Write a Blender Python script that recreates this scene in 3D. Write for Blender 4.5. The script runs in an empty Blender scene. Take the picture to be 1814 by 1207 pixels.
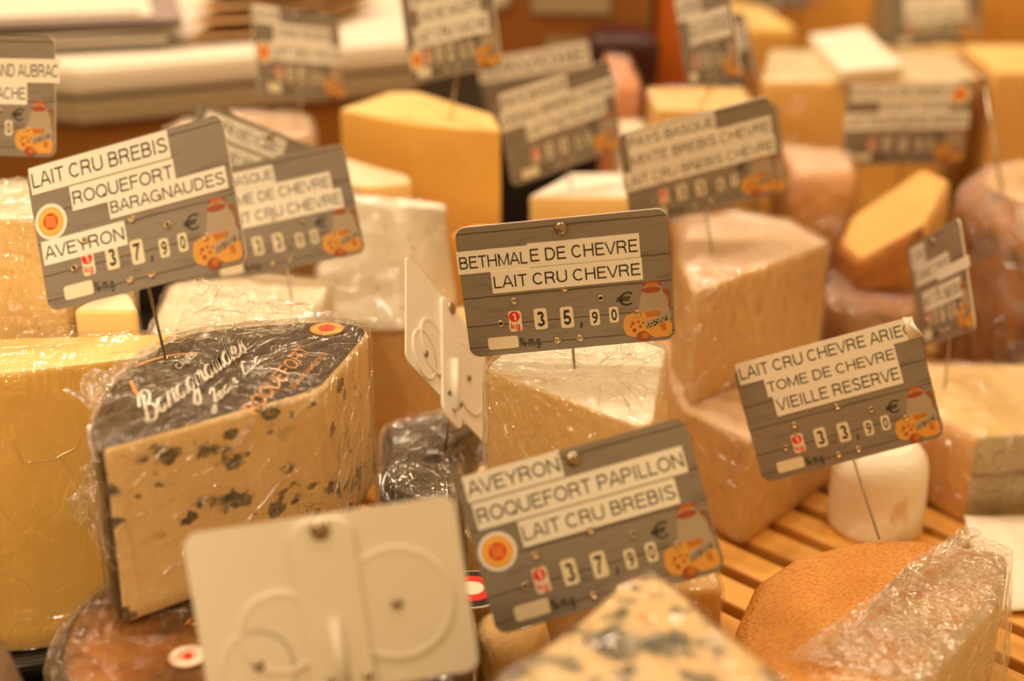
import bpy, bmesh, math, random, os
from mathutils import Vector, Matrix, noise, Euler
random.seed(4)
SC = bpy.context.scene
COL = SC.collection

# ------------------------------------------------------------------ camera
CAM_H, PITCH, FPX = 0.45, math.radians(22), 1814 * 50 / 36
cd = bpy.data.cameras.new('camera'); cd.lens = 50; cd.sensor_width = 36
cam = bpy.data.objects.new('camera', cd); COL.objects.link(cam)
cam.location = (0, 0, CAM_H); cam.rotation_euler = (math.pi / 2 - PITCH, 0, 0)
cd.clip_start = 0.02; cd.clip_end = 30
cd.dof.use_dof = True; cd.dof.focus_distance = 0.728; cd.dof.aperture_fstop = 3.4; cd.dof.aperture_blades = 0
SC.camera = cam
# ------------------------------------------------------------------ view, world, lamps
SC.view_settings.view_transform = 'Standard'; SC.view_settings.look = 'None'
SC.view_settings.gamma = 1; SC.view_settings.use_curve_mapping = False
SC.view_settings.exposure = 0.1
SC.cycles.transparent_max_bounces = 32
SC.cycles.max_bounces = 10
SC.cycles.sample_clamp_indirect = 6
w = bpy.data.worlds.new('world'); SC.world = w; w.use_nodes = True
w.node_tree.nodes['Background'].inputs[0].default_value = (1.0, 0.52, 0.14, 1)
w.node_tree.nodes['Background'].inputs[1].default_value = 0.60
WARM = (1.0, 0.765, 0.49)

def area(name, loc, target, size, power, color=WARM, shape='DISK'):
    l = bpy.data.lights.new(name, 'AREA'); l.shape = shape; l.size = size; l.energy = power; l.color = color
    o = bpy.data.objects.new(name, l); COL.objects.link(o); o.location = loc
    o.rotation_euler = (Vector(target) - Vector(loc)).to_track_quat('-Z', 'Y').to_euler()
    return o
# the rows of small spot lamps under the canopy above the counter and over the aisles before and behind it
for x in (-0.75, -0.25, 0.25, 0.75):
    area('counter_spot_lamp', (x, 0.50, 1.35), (x * 0.7, 0.68, 0.1), 0.10, 1.7)
for x in (-0.5, 0.0, 0.5):
    area('rear_counter_spot_lamp', (x, 1.45, 1.45), (x * .6, 0.80, 0.1), 0.10, 3.9, (1.0, 0.82, 0.60))
area('front_spot_lamp', (-0.60, -0.15, 1.20), (-0.15, 0.70, 0.12), 0.10, 3.6)
area('front_spot_lamp', (0.40, -0.25, 1.35), (0.1, 0.75, 0.12), 0.10, 1.0)
area('added_side_fill', (-1.05, 0.15, 0.95), (-0.25, 0.68, 0.10), 0.12, 1.1)  # fill added to lift the left faces, stands for no known lamp
sp = bpy.data.lights.new('added_left_spot', 'SPOT'); sp.energy = 31; sp.color = WARM; sp.spot_size = math.radians(27); sp.spot_blend = 1.0; sp.shadow_soft_size = 0.08  # narrow beam added to brighten the tall yellow block's face
so = bpy.data.objects.new('added_left_spot', sp); COL.objects.link(so); so.location = (-0.45, -0.30, 0.85)
so.rotation_euler = (Vector((-0.31, 0.66, 0.07)) - Vector(so.location)).to_track_quat('-Z', 'Y').to_euler()
area('aisle_spot_lamp', (0.25, 1.85, 1.5), (0.3, 1.6, 0.1), 0.2, 2.5)
area('aisle_spot_lamp', (-0.6, 1.6, 1.5), (-0.4, 1.6, 0.2), 0.2, 7.5)

# ------------------------------------------------------------------ placing helpers
CF = Vector((0, math.cos(PITCH), -math.sin(PITCH))); CR = Vector((1, 0, 0)); CU = CR.cross(CF)
CO = Vector((0, 0, CAM_H))
def ray(px, py): return CF + CR * ((px - 907) / FPX) - CU * ((py - 603.5) / FPX)
def on(px, py, z):
    """the point at height z that the photo shows at this pixel"""
    r = ray(px, py); return CO + r * ((z - CAM_H) / r.z)
def at(px, py, y):
    """the point at distance y along the counter that the photo shows at this pixel"""
    r = ray(px, py); return CO + r * (y / r.y)

# ------------------------------------------------------------------ materials
def nt(name):
    m = bpy.data.materials.new(name); m.use_nodes = True
    n = m.node_tree.nodes; l = m.node_tree.links
    return m, n, l, n['Principled BSDF']
def add(n, t, **kw):
    x = n.new(t)
    for k, v in kw.items():
        if isinstance(v, (int, float, str, bool)) and hasattr(x, k): setattr(x, k, v)
        else: x.inputs[k.replace('_', ' ')].default_value = v
    return x
def rgb(c): return (c[0], c[1], c[2], 1)
def plain(name, c, rough=0.5, metal=0.0, spec=0.5):
    m, n, l, b = nt(name)
    b.inputs['Base Color'].default_value = rgb(c); b.inputs['Roughness'].default_value = rough
    b.inputs['Metallic'].default_value = metal; b.inputs['Specular IOR Level'].default_value = spec
    return m
def coords(n, l, scale=(1, 1, 1), rot=(0, 0, 0)):
    tc = n.new('ShaderNodeTexCoord'); mp = n.new('ShaderNodeMapping')
    mp.inputs['Scale'].default_value = scale; mp.inputs['Rotation'].default_value = rot
    l.new(tc.outputs['Object'], mp.inputs['Vector']); return mp.outputs['Vector']
def noi(n, l, vec, scale, detail=4, rough=0.55, dist=0.0):
    x = n.new('ShaderNodeTexNoise'); x.inputs['Scale'].default_value = scale; x.inputs['Detail'].default_value = detail
    x.inputs['Roughness'].default_value = rough; x.inputs['Distortion'].default_value = dist
    l.new(vec, x.inputs['Vector']); return x.outputs['Fac']
def ramp(n, l, fac, stops):
    r = n.new('ShaderNodeValToRGB'); e = r.color_ramp.elements
    while len(e) < len(stops): e.new(0.5)
    for i, (p, c) in enumerate(stops):
        e[i].position = p; e[i].color = rgb(c) if hasattr(c, '__len__') else (c, c, c, 1)
    l.new(fac, r.inputs['Fac']); return r.outputs['Color']
def mixc(n, l, fac, a, b):
    x = n.new('ShaderNodeMix'); x.data_type = 'RGBA'
    for s, v in ((0, fac), (6, a), (7, b)):
        if hasattr(v, 'links'): l.new(v, x.inputs[s])
        elif hasattr(v, '__len__'): x.inputs[s].default_value = rgb(v)
        else: x.inputs[s].default_value = v
    return x.outputs[2]
def bump(n, l, b, h, strength, dist=0.001):
    x = n.new('ShaderNodeBump'); x.inputs['Strength'].default_value = strength; x.inputs['Distance'].default_value = dist
    l.new(h, x.inputs['Height']); l.new(x.outputs['Normal'], b.inputs['Normal']); return x
def sss(b, w, c=(0.012, 0.007, 0.003)):
    b.inputs['Subsurface Weight'].default_value = w; b.inputs['Subsurface Radius'].default_value = (1, .55, .25)
    b.inputs['Subsurface Scale'].default_value = c[0]

def paste(name, c1, c2, rough=0.45, scale=22, holes=None, sub=0.25):
    m, n, l, b = nt(name); v = coords(n, l)
    f = noi(n, l, v, scale, 5)
    col = ramp(n, l, f, [(0.33, c1), (0.68, c2)])
    if holes:
        vo = n.new('ShaderNodeTexVoronoi'); vo.inputs['Scale'].default_value = holes[0]; l.new(v, vo.inputs['Vector'])
        h = ramp(n, l, vo.outputs['Distance'], [(holes[1], 1.0), (holes[1] + 0.05, 0.0)])
        col = mixc(n, l, h, col, holes[2])
    l.new(col, b.inputs['Base Color']); b.inputs['Roughness'].default_value = rough
    bump(n, l, b, noi(n, l, v, 260, 4), 0.25, 0.0006); sss(b, sub)
    return m
def rind(name, c1, c2, c3=None, scale=40, rough=0.7, bs=0.6):
    m, n, l, b = nt(name); v = coords(n, l)
    f = noi(n, l, v, scale, 8, 0.65)
    col = ramp(n, l, f, [(0.3, c1), (0.62, c2)])
    if c3: col = mixc(n, l, ramp(n, l, noi(n, l, v, scale * 0.7, 6, 0.6, 0.6), [(0.56, 0.0), (0.66, 1.0)]), col, c3)
    l.new(col, b.inputs['Base Color']); b.inputs['Roughness'].default_value = rough
    bump(n, l, b, noi(n, l, v, scale * 6, 6), bs, 0.0012); sss(b, 0.08)
    return m
def blue(name, base=(0.86, 0.63, 0.31), amount=0.55):
    m, n, l, b = nt(name); v = coords(n, l, (1, 1, 1.25))
    col = ramp(n, l, noi(n, l, v, 14, 4), [(0.3, base), (0.7, (base[0] * .93, base[1] * .88, base[2] * .8))])
    big = ramp(n, l, noi(n, l, v, 58, 6, 0.58, 0.35), [(amount, 0.0), (amount + .06, 1.0)])
    den = ramp(n, l, noi(n, l, v, 19, 2), [(0.42, 0.0), (0.50, 1.0)])
    mm0 = n.new('ShaderNodeMath'); mm0.operation = 'MULTIPLY'; l.new(big, mm0.inputs[0]); l.new(den, mm0.inputs[1])
    # scattered mould pockets of uneven size between the larger veins
    nv = n.new('ShaderNodeTexNoise'); nv.inputs['Scale'].default_value = 120; nv.inputs['Detail'].default_value = 3; l.new(v, nv.inputs['Vector'])
    of = n.new('ShaderNodeVectorMath'); of.operation = 'MULTIPLY_ADD'; of.inputs[1].default_value = (.011, .011, .011); l.new(nv.outputs['Color'], of.inputs[0]); l.new(v, of.inputs[2])
    def pockets(sc, thr, keep):
        vo = n.new('ShaderNodeTexVoronoi'); vo.inputs['Scale'].default_value = sc; l.new(of.outputs[0], vo.inputs['Vector'])
        se = n.new('ShaderNodeSeparateColor'); l.new(vo.outputs['Color'], se.inputs[0])
        th = n.new('ShaderNodeMath'); th.operation = 'MULTIPLY'; th.inputs[1].default_value = thr; l.new(se.outputs[0], th.inputs[0])
        df = n.new('ShaderNodeMath'); df.operation = 'SUBTRACT'; l.new(th.outputs[0], df.inputs[0]); l.new(vo.outputs['Distance'], df.inputs[1])
        a_ = ramp(n, l, df.outputs[0], [(0.0, 0.0), (0.07, 1.0)]); k_ = ramp(n, l, se.outputs[1], [(keep, 0.0), (keep + .02, 1.0)])
        m_ = n.new('ShaderNodeMath'); m_.operation = 'MULTIPLY'; l.new(a_, m_.inputs[0]); l.new(k_, m_.inputs[1]); return m_.outputs[0]
    pk = pockets(78, .46, .30)
    mm = n.new('ShaderNodeMath'); mm.operation = 'MAXIMUM'; l.new(mm0.outputs[0], mm.inputs[0]); l.new(pk, mm.inputs[1])
    core = ramp(n, l, noi(n, l, v, 210, 5, .65), [(0.38, (0.024, 0.028, 0.02)), (0.52, (0.12, 0.115, 0.07)), (0.66, (0.36, 0.29, 0.16))])
    col = mixc(n, l, mm.outputs[0], col, core)
    org = pockets(64, .34, .74)
    col = mixc(n, l, org, col, (0.52, 0.24, 0.05))
    l.new(col, b.inputs['Base Color']); b.inputs['Roughness'].default_value = 0.42
    bump(n, l, b, noi(n, l, v, 120, 5), 0.35, 0.001); sss(b, 0.2)
    return m
def foil(name, c1, c2, rough=0.32):
    m, n, l, b = nt(name); v = coords(n, l, (1, 1, 1))
    col = ramp(n, l, noi(n, l, v, 30, 6), [(0.35, c1), (0.7, c2)])
    l.new(col, b.inputs['Base Color']); b.inputs['Roughness'].default_value = rough; b.inputs['Metallic'].default_value = 0.35
    bump(n, l, b, noi(n, l, v, 70, 6, .6, 1.5), 0.7, 0.003)
    return m
def film(name, stretch=(1, 1, 1), rot=(0, 0, 0), gloss=1.0, haze=0.03, scale=75):
    """clear cling film: see-through with wrinkled glossy reflections"""
    m, n, l, b = nt(name); n.remove(b); out = n['Material Output']
    v = coords(n, l, stretch, rot); v2 = coords(n, l, (1.3, 1, .8), (0.4, 0.3, 1.1))
    h1 = noi(n, l, v, scale, 4, 0.55, 1.0)
    def crease(vec, sc, dist):
        h = noi(n, l, vec, sc, 2, 0.5, dist)
        a = n.new('ShaderNodeMath'); a.operation = 'SUBTRACT'; a.inputs[1].default_value = 0.5; l.new(h, a.inputs[0])
        b_ = n.new('ShaderNodeMath'); b_.operation = 'ABSOLUTE'; l.new(a.outputs[0], b_.inputs[0])
        c_ = n.new('ShaderNodeMath'); c_.operation = 'POWER'; c_.inputs[1].default_value = 0.6; l.new(b_.outputs[0], c_.inputs[0]); return c_.outputs[0]
    k1 = crease(coords(n, l, (stretch[0] * 1.0, stretch[1] * .22, stretch[2] * .45), (rot[0] + .3, rot[1] + .2, rot[2] + .7)), scale * .9, .7)
    k2 = crease(coords(n, l, (stretch[0] * .25, stretch[1] * 1.0, stretch[2] * .5), (rot[0] - .5, rot[1] + .4, rot[2] - .5)), scale * .55, 1.2)
    sm = n.new('ShaderNodeMath'); sm.operation = 'ADD'; l.new(k1, sm.inputs[0]); l.new(k2, sm.inputs[1])
    sn = n.new('ShaderNodeMath'); sn.operation = 'MULTIPLY_ADD'; sn.inputs[1].default_value = .6; l.new(h1, sn.inputs[0]); l.new(sm.outputs[0], sn.inputs[2])
    bp = n.new('ShaderNodeBump'); bp.inputs['Strength'].default_value = 1.0; bp.inputs['Distance'].default_value = 0.0085
    l.new(sn.outputs[0], bp.inputs['Height'])
    tr = n.new('ShaderNodeBsdfTransparent'); tr.inputs[0].default_value = (0.985, 0.98, 0.965, 1)
    gl = n.new('ShaderNodeBsdfGlossy'); gl.inputs['Roughness'].default_value = 0.05; gl.inputs['Color'].default_value = (1, 1, 1, 1)
    l.new(bp.outputs[0], gl.inputs['Normal'])
    df = n.new('ShaderNodeBsdfTranslucent'); df.inputs['Color'].default_value = (0.9, 0.88, 0.84, 1)
    dd = n.new('ShaderNodeBsdfDiffuse'); dd.inputs['Color'].default_value = (0.9, 0.88, 0.84, 1)
    da = n.new('ShaderNodeMixShader'); da.inputs[0].default_value = 0.5; l.new(df.outputs[0], da.inputs[1]); l.new(dd.outputs[0], da.inputs[2])
    lw = n.new('ShaderNodeLayerWeight'); lw.inputs[0].default_value = 0.5
    pw = n.new('ShaderNodeMath'); pw.operation = 'POWER'; pw.inputs[1].default_value = 4.0; l.new(lw.outputs['Facing'], pw.inputs[0])
    mu = n.new('ShaderNodeMath'); mu.operation = 'MULTIPLY_ADD'; mu.use_clamp = True; mu.inputs[1].default_value = 0.3 * gloss; mu.inputs[2].default_value = 0.13 * gloss
    l.new(pw.outputs[0], mu.inputs[0])
    hz = n.new('ShaderNodeMath'); hz.operation = 'MULTIPLY'; hz.inputs[1].default_value = haze * 2; l.new(h1, hz.inputs[0])
    s1 = n.new('ShaderNodeMixShader'); l.new(hz.outputs[0], s1.inputs[0]); l.new(tr.outputs[0], s1.inputs[1]); l.new(da.outputs[0], s1.inputs[2])
    s2 = n.new('ShaderNodeMixShader'); l.new(mu.outputs[0], s2.inputs[0]); l.new(s1.outputs[0], s2.inputs[1]); l.new(gl.outputs[0], s2.inputs[2])
    l.new(s2.outputs[0], out.inputs['Surface'])
    return m
def crease_mat():
    """a tight fold of the clear film: mostly see-through, sharply glossy"""
    m, n, l, b = nt('film_fold'); n.remove(b); out = n['Material Output']
    tr = n.new('ShaderNodeBsdfTransparent'); tr.inputs[0].default_value = (0.995, 0.99, 0.985, 1)
    gl = n.new('ShaderNodeBsdfGlossy'); gl.inputs['Roughness'].default_value = 0.09; gl.inputs['Color'].default_value = (1, 1, 1, 1)
    s2 = n.new('ShaderNodeMixShader'); s2.inputs[0].default_value = 0.23
    l.new(tr.outputs[0], s2.inputs[1]); l.new(gl.outputs[0], s2.inputs[2]); l.new(s2.outputs[0], out.inputs['Surface'])
    return m
def woodprint():
    """grey planks printed on the tag faces: five joints across, grain along"""
    m, n, l, b = nt('printed_grey_planks')
    tc = n.new('ShaderNodeTexCoord'); sp = n.new('ShaderNodeSeparateXYZ'); l.new(tc.outputs['Object'], sp.inputs[0])
    g = noi(n, l, coords(n, l, (30, 260, 1)), 1.0, 7, 0.65, 0.8)
    p = noi(n, l, coords(n, l, (6, 45, 1)), 1.0, 3)
    col = mixc(n, l, p, (0.195, 0.165, 0.140), (0.285, 0.250, 0.218))
    col = mixc(n, l, ramp(n, l, g, [(0.52, 0.0), (0.75, 0.75)]), col, (0.10, 0.078, 0.06))
    wob = noi(n, l, coords(n, l, (40, 4, 1)), 1.0, 3)
    wm = n.new('ShaderNodeMath'); wm.operation = 'MULTIPLY_ADD'; wm.inputs[1].default_value = 0.0016; l.new(wob, wm.inputs[0]); l.new(sp.outputs[1], wm.inputs[2])
    tot = None
    for y in (0.0315, 0.0112, -0.0028, -0.0182, -0.0300):
        d = n.new('ShaderNodeMath'); d.operation = 'COMPARE'; d.inputs[1].default_value = y + 0.0008; d.inputs[2].default_value = 0.00032
        l.new(wm.outputs[0], d.inputs[0])
        if tot is None: tot = d.outputs[0]
        else:
            a = n.new('ShaderNodeMath'); a.operation = 'MAXIMUM'; l.new(tot, a.inputs[0]); l.new(d.outputs[0], a.inputs[1]); tot = a.outputs[0]
    k = n.new('ShaderNodeMath'); k.operation = 'MULTIPLY'; k.inputs[1].default_value = 0.85; l.new(tot, k.inputs[0])
    col = mixc(n, l, k.outputs[0], col, (0.035, 0.026, 0.02))
    l.new(col, b.inputs['Base Color']); b.inputs['Roughness'].default_value = 0.38
    b.inputs['Coat Weight'].default_value = 0.25; b.inputs['Coat Roughness'].default_value = 0.3
    return m
def weave(name):
    """orange rind with the fine basket pattern of its mould, greyer bloom in patches"""
    m, n, l, b = nt(name); v = coords(n, l)
    f = noi(n, l, v, 28, 6, .6)
    col = ramp(n, l, f, [(0.3, (0.58, 0.22, 0.03)), (0.7, (0.72, 0.33, 0.06))])
    tc = n.new('ShaderNodeTexCoord'); sp = n.new('ShaderNodeSeparateXYZ'); l.new(tc.outputs['Object'], sp.inputs[0])
    # bloom lies along the cut side: a band across the rind with a speckled border
    dt = n.new('ShaderNodeVectorMath'); dt.operation = 'DOT_PRODUCT'; l.new(tc.outputs['Object'], dt.inputs[0]); dt.inputs[1].default_value = (0.80, -0.60, 0)
    nz = noi(n, l, v, 150, 5, .7); ad = n.new('ShaderNodeMath'); ad.operation = 'MULTIPLY_ADD'; ad.inputs[1].default_value = 0.10
    l.new(nz, ad.inputs[0]); l.new(dt.outputs['Value'], ad.inputs[2])
    bl = ramp(n, l, ad.outputs[0], [(0.050, 0.0), (0.078, 0.85)])
    bl2 = ramp(n, l, nz, [(0.40, 0.25), (0.60, 1.0)])
    mm = n.new('ShaderNodeMath'); mm.operation = 'MULTIPLY'; l.new(bl, mm.inputs[0]); l.new(bl2, mm.inputs[1])
    col = mixc(n, l, mm.outputs[0], col, (0.90, 0.78, 0.60))
    w1 = n.new('ShaderNodeTexVoronoi'); w1.inputs['Scale'].default_value = 1.0
    l.new(coords(n, l, (420, 700, 420), (0, 0, .9)), w1.inputs['Vector'])
    col = mixc(n, l, ramp(n, l, w1.outputs['Distance'], [(0.35, 0.0), (0.8, 0.55)]), col, (0.36, 0.13, 0.02))
    l.new(col, b.inputs['Base Color']); b.inputs['Roughness'].default_value = 0.5
    inv = n.new('ShaderNodeMath'); inv.operation = 'SUBTRACT'; inv.inputs[0].default_value = 1; l.new(w1.outputs['Distance'], inv.inputs[1])
    bump(n, l, b, inv.outputs[0], 0.9, 0.0012); sss(b, 0.1)
    return m
def morbier():
    m, n, l, b = nt('ash_line_paste'); v = coords(n, l)
    col = ramp(n, l, noi(n, l, v, 20, 5), [(0.3, (0.34, 0.27, 0.13)), (0.7, (0.44, 0.36, 0.20))])
    tc = n.new('ShaderNodeTexCoord'); sp = n.new('ShaderNodeSeparateXYZ'); l.new(tc.outputs['Object'], sp.inputs[0])
    wob = n.new('ShaderNodeMath'); wob.operation = 'MULTIPLY_ADD'; wob.inputs[1].default_value = 0.012
    l.new(noi(n, l, v, 45, 5), wob.inputs[0]); l.new(sp.outputs[2], wob.inputs[2])
    d = n.new('ShaderNodeMath'); d.operation = 'COMPARE'; d.inputs[1].default_value = 0.040; d.inputs[2].default_value = 0.0016; l.new(wob.outputs[0], d.inputs[0])
    col = mixc(n, l, d.outputs[0], col, (0.16, 0.045, 0.02))
    l.new(col, b.inputs['Base Color']); b.inputs['Roughness'].default_value = 0.4; sss(b, 0.15)
    return m
def slatwood():
    m, n, l, b = nt('pale_slat_wood')
    g = noi(n, l, coords(n, l, (8, 160, 60)), 1.0, 5, .6, .6)
    l.new(ramp(n, l, g, [(0.3, (0.68, 0.34, 0.07)), (0.7, (0.84, 0.46, 0.11))]), b.inputs['Base Color'])
    b.inputs['Roughness'].default_value = 0.45; return m

M = dict(
    wood=woodprint(), white=plain('white_plastic', (0.79, 0.76, 0.69), 0.38), tape=plain('white_label_tape', (0.84, 0.83, 0.79), 0.35),
    ink=plain('black_ink', (0.018, 0.015, 0.012), 0.4), digit=plain('dark_brown_ink', (0.03, 0.026, 0.02), 0.45),
    window=plain('cream_price_window', (0.78, 0.72, 0.56), 0.4), red=plain('red_ink', (0.72, 0.03, 0.02), 0.4),
    orange=plain('orange_ink', (0.86, 0.36, 0.05), 0.4), lorange=plain('pale_orange_ink', (0.88, 0.48, 0.12), 0.4),
    yellow=plain('yellow_ink', (0.88, 0.52, 0.10), 0.4), jug=plain('printed_cream', (0.66, 0.54, 0.40), 0.4),
    rust=plain('rust_ink', (0.55, 0.12, 0.04), 0.4), handle_ink=plain('brown_ink', (0.30, 0.09, 0.02), 0.4),
    pic_cheese=plain('printed_cheese_ink', (0.68, 0.35, 0.075), 0.4), pic_orange=plain('printed_orange_ink', (0.50, 0.17, 0.02), 0.4), pic_jug=plain('printed_jug_ink', (0.40, 0.33, 0.25), 0.4), pic_rust=plain('printed_rust_ink', (0.33, 0.07, 0.02), 0.4),
    brass=plain('nickel_brass', (0.58, 0.47, 0.31), 0.22, 1.0), hole=plain('dark_hole', (0.02, 0.015, 0.01), 0.8),
    steel=plain('steel_pin', (0.42, 0.36, 0.28), 0.3, 1.0), dome=plain('polished_rivet', (0.40, 0.34, 0.27), 0.18, 1.0),
    black=plain('black_plastic', (0.012, 0.011, 0.01), 0.2), paper=plain('white_paper', (0.80, 0.74, 0.66), 0.6),
    kraft=plain('kraft_paper', (0.55, 0.33, 0.15), 0.7), greylip=plain('grey_beige_laminate', (0.42, 0.34, 0.23), 0.5),
    papershade=plain('painted_paper_shade', (0.33, 0.26, 0.26), 0.7),  # shade at the stack's edges, put into the colour of every second sheet
    brownwood=plain('brown_laminate', (0.34, 0.13, 0.02), 0.45), dark=plain('dark_recess', (0.02, 0.012, 0.008), 0.7),
    machine=plain('brown_grey_enamel', (0.32, 0.12, 0.025), 0.4), cream_wall=plain('cream_wall_paint', (0.62, 0.50, 0.34), 0.7),
    slat=slatwood(), deeporange=plain('deep_orange_wrapper', (0.62, 0.15, 0.015), 0.4),
    salmon=plain('salmon_wrapper', (0.72, 0.26, 0.10), 0.45), wine=plain('dark_wine_wrapper', (0.05, 0.01, 0.012), 0.35),
    white_script=plain('white_print', (0.80, 0.76, 0.68), 0.45), orange_print=plain('orange_print', (0.75, 0.30, 0.05), 0.45),
    pink=plain('pink_seal', (0.85, 0.55, 0.42), 0.45),
    ivory=paste('ivory_paste', (0.78, 0.68, 0.49), (0.84, 0.75, 0.57)),
    pale=paste('pale_cream_paste', (0.94, 0.90, 0.80), (0.95, 0.92, 0.85), holes=(95, 0.10, (0.62, 0.36, 0.14))),
    butter=paste('butter_paste', (0.86, 0.61, 0.24), (0.90, 0.68, 0.32)),
    amber=paste('amber_paste', (0.78, 0.46, 0.10), (0.84, 0.52, 0.14)),
    deep=paste('deep_amber_paste', (0.70, 0.36, 0.07), (0.76, 0.42, 0.10)),
    tan=paste('tan_paste', (0.74, 0.45, 0.15), (0.80, 0.51, 0.19)),
    tan2=paste('brown_tan_paste', (0.70, 0.38, 0.075), (0.76, 0.44, 0.105)),
    goat=paste('goat_paste', (0.92, 0.63, 0.24), (0.95, 0.70, 0.32), scale=16),
    blue=blue('blue_veined_paste'), blue2=blue('blue_veined_face', (0.70, 0.52, 0.28), 0.47),
    whiterind=rind('white_bloomy_rind', (0.90, 0.85, 0.75), (0.94, 0.90, 0.82), (0.74, 0.52, 0.28), 48),
    tanrind=rind('tan_rind', (0.62, 0.38, 0.14), (0.76, 0.52, 0.24), (0.48, 0.25, 0.08), 40),
    brownrind=rind('brown_rind', (0.30, 0.10, 0.018), (0.50, 0.21, 0.045), (0.12, 0.045, 0.015), 30),
    pinkrind=rind('pinkish_rind', (0.70, 0.45, 0.28), (0.80, 0.60, 0.42), None, 40),
    washed=rind('washed_orange_rind', (0.62, 0.26, 0.05), (0.78, 0.42, 0.12), None, 30),
    darkrind=rind('dark_grey_rind', (0.14, 0.085, 0.05), (0.26, 0.16, 0.09), (0.06, 0.035, 0.02), 26),
    foil=foil('brown_black_foil', (0.018, 0.010, 0.006), (0.050, 0.027, 0.014)),
    copper=foil('copper_foil', (0.05, 0.02, 0.007), (0.46, 0.17, 0.03), 0.4),
    weave=weave('orange_basket_rind'), morbier=morbier(), greypaste=paste('grey_beige_paste', (0.56, 0.45, 0.29), (0.64, 0.52, 0.35)),
    fold=crease_mat(), film=film('cling_film'), film_streak=film('stretched_cling_film', (3.5, .6, .6), (0.2, .5, .6), 1.2, .02, 62),
    film_heavy=film('crumpled_cling_film', (1, 1, 1), (0, 0, 0), 1.4, .11, 85), film_lines=film('lined_cling_film', (.35, .35, 5), (0.15, 0.1, 0), 1.3, .09, 65),
    film_faint=film('tight_cling_film', (1.5, .7, .7), (.3, .3, .3), 0.35, .02, 42),
    film_soft=film('smooth_cling_film', (1.5, .7, .7), (.3, .3, .3), 0.9, .015, 42),
)

# ------------------------------------------------------------------ object helpers
def empty(name, loc, label, cat, group=None, rot=None):
    o = bpy.data.objects.new(name, None); COL.objects.link(o); o.location = loc; o.empty_display_size = 0.01
    if rot is not None: o.rotation_euler = rot
    o['label'] = label; o['category'] = cat
    if group: o['group'] = group
    return o
def link(name, verts, faces, mats, parent=None, midx=None, smooth=False, origin=None):
    me = bpy.data.meshes.new(name); me.from_pydata([tuple(v) for v in verts], [], faces)
    for m in (mats if isinstance(mats, (list, tuple)) else [mats]): me.materials.append(m)
    if midx: me.polygons.foreach_set('material_index', midx)
    if smooth: me.polygons.foreach_set('use_smooth', [True] * len(me.polygons))
    me.update()
    o = bpy.data.objects.new(name, me); COL.objects.link(o)
    if parent: o.parent = parent
    return o
def bmobj(name, bm, mats, parent=None, smooth=False):
    me = bpy.data.meshes.new(name); bm.to_mesh(me); bm.free()
    for m in (mats if isinstance(mats, (list, tuple)) else [mats]): me.materials.append(m)
    if smooth: me.polygons.foreach_set('use_smooth', [True] * len(me.polygons))
    o = bpy.data.objects.new(name, me); COL.objects.link(o)
    if parent: o.parent = parent
    return o
def tag(o, label, cat, group=None):
    o['label'] = label; o['category'] = cat
    if group: o['group'] = group
    return o
def boxmesh(name, lo, hi, m, parent=None, bev=0.0, rot=0.0, kind=None):
    lo, hi = Vector(lo), Vector(hi); c = (lo + hi) / 2; s = hi - lo
    bm = bmesh.new(); bmesh.ops.create_cube(bm, size=1); bmesh.ops.scale(bm, vec=s, verts=bm.verts)
    if bev: bmesh.ops.bevel(bm, geom=bm.edges[:], offset=bev, segments=3, affect='EDGES', profile=0.5)
    o = bmobj(name, bm, m, parent, smooth=False); o.location = c; o.rotation_euler = (0, 0, rot)
    if kind: o['kind'] = kind
    return o
def tube_mesh(name, pts, r, m, parent=None, seg=10):
    pts = [Vector(p) for p in pts]; V = []; F = []
    for i, p in enumerate(pts):
        t = (pts[min(i + 1, len(pts) - 1)] - pts[max(i - 1, 0)]).normalized()
        a = t.orthogonal().normalized() if i == 0 else (a - t * a.dot(t)).normalized()
        b = t.cross(a)
        for k in range(seg):
            an = 2 * math.pi * k / seg; V.append(p + (a * math.cos(an) + b * math.sin(an)) * (r[i] if hasattr(r, '__len__') else r))
    for i in range(len(pts) - 1):
        for k in range(seg):
            F.append((i * seg + k, i * seg + (k + 1) % seg, (i + 1) * seg + (k + 1) % seg, (i + 1) * seg + k))
    F.append(tuple(range(seg))[::-1]); F.append(tuple((len(pts) - 1) * seg + k for k in range(seg)))
    return link(name, V, F, m, parent, smooth=True)

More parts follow.
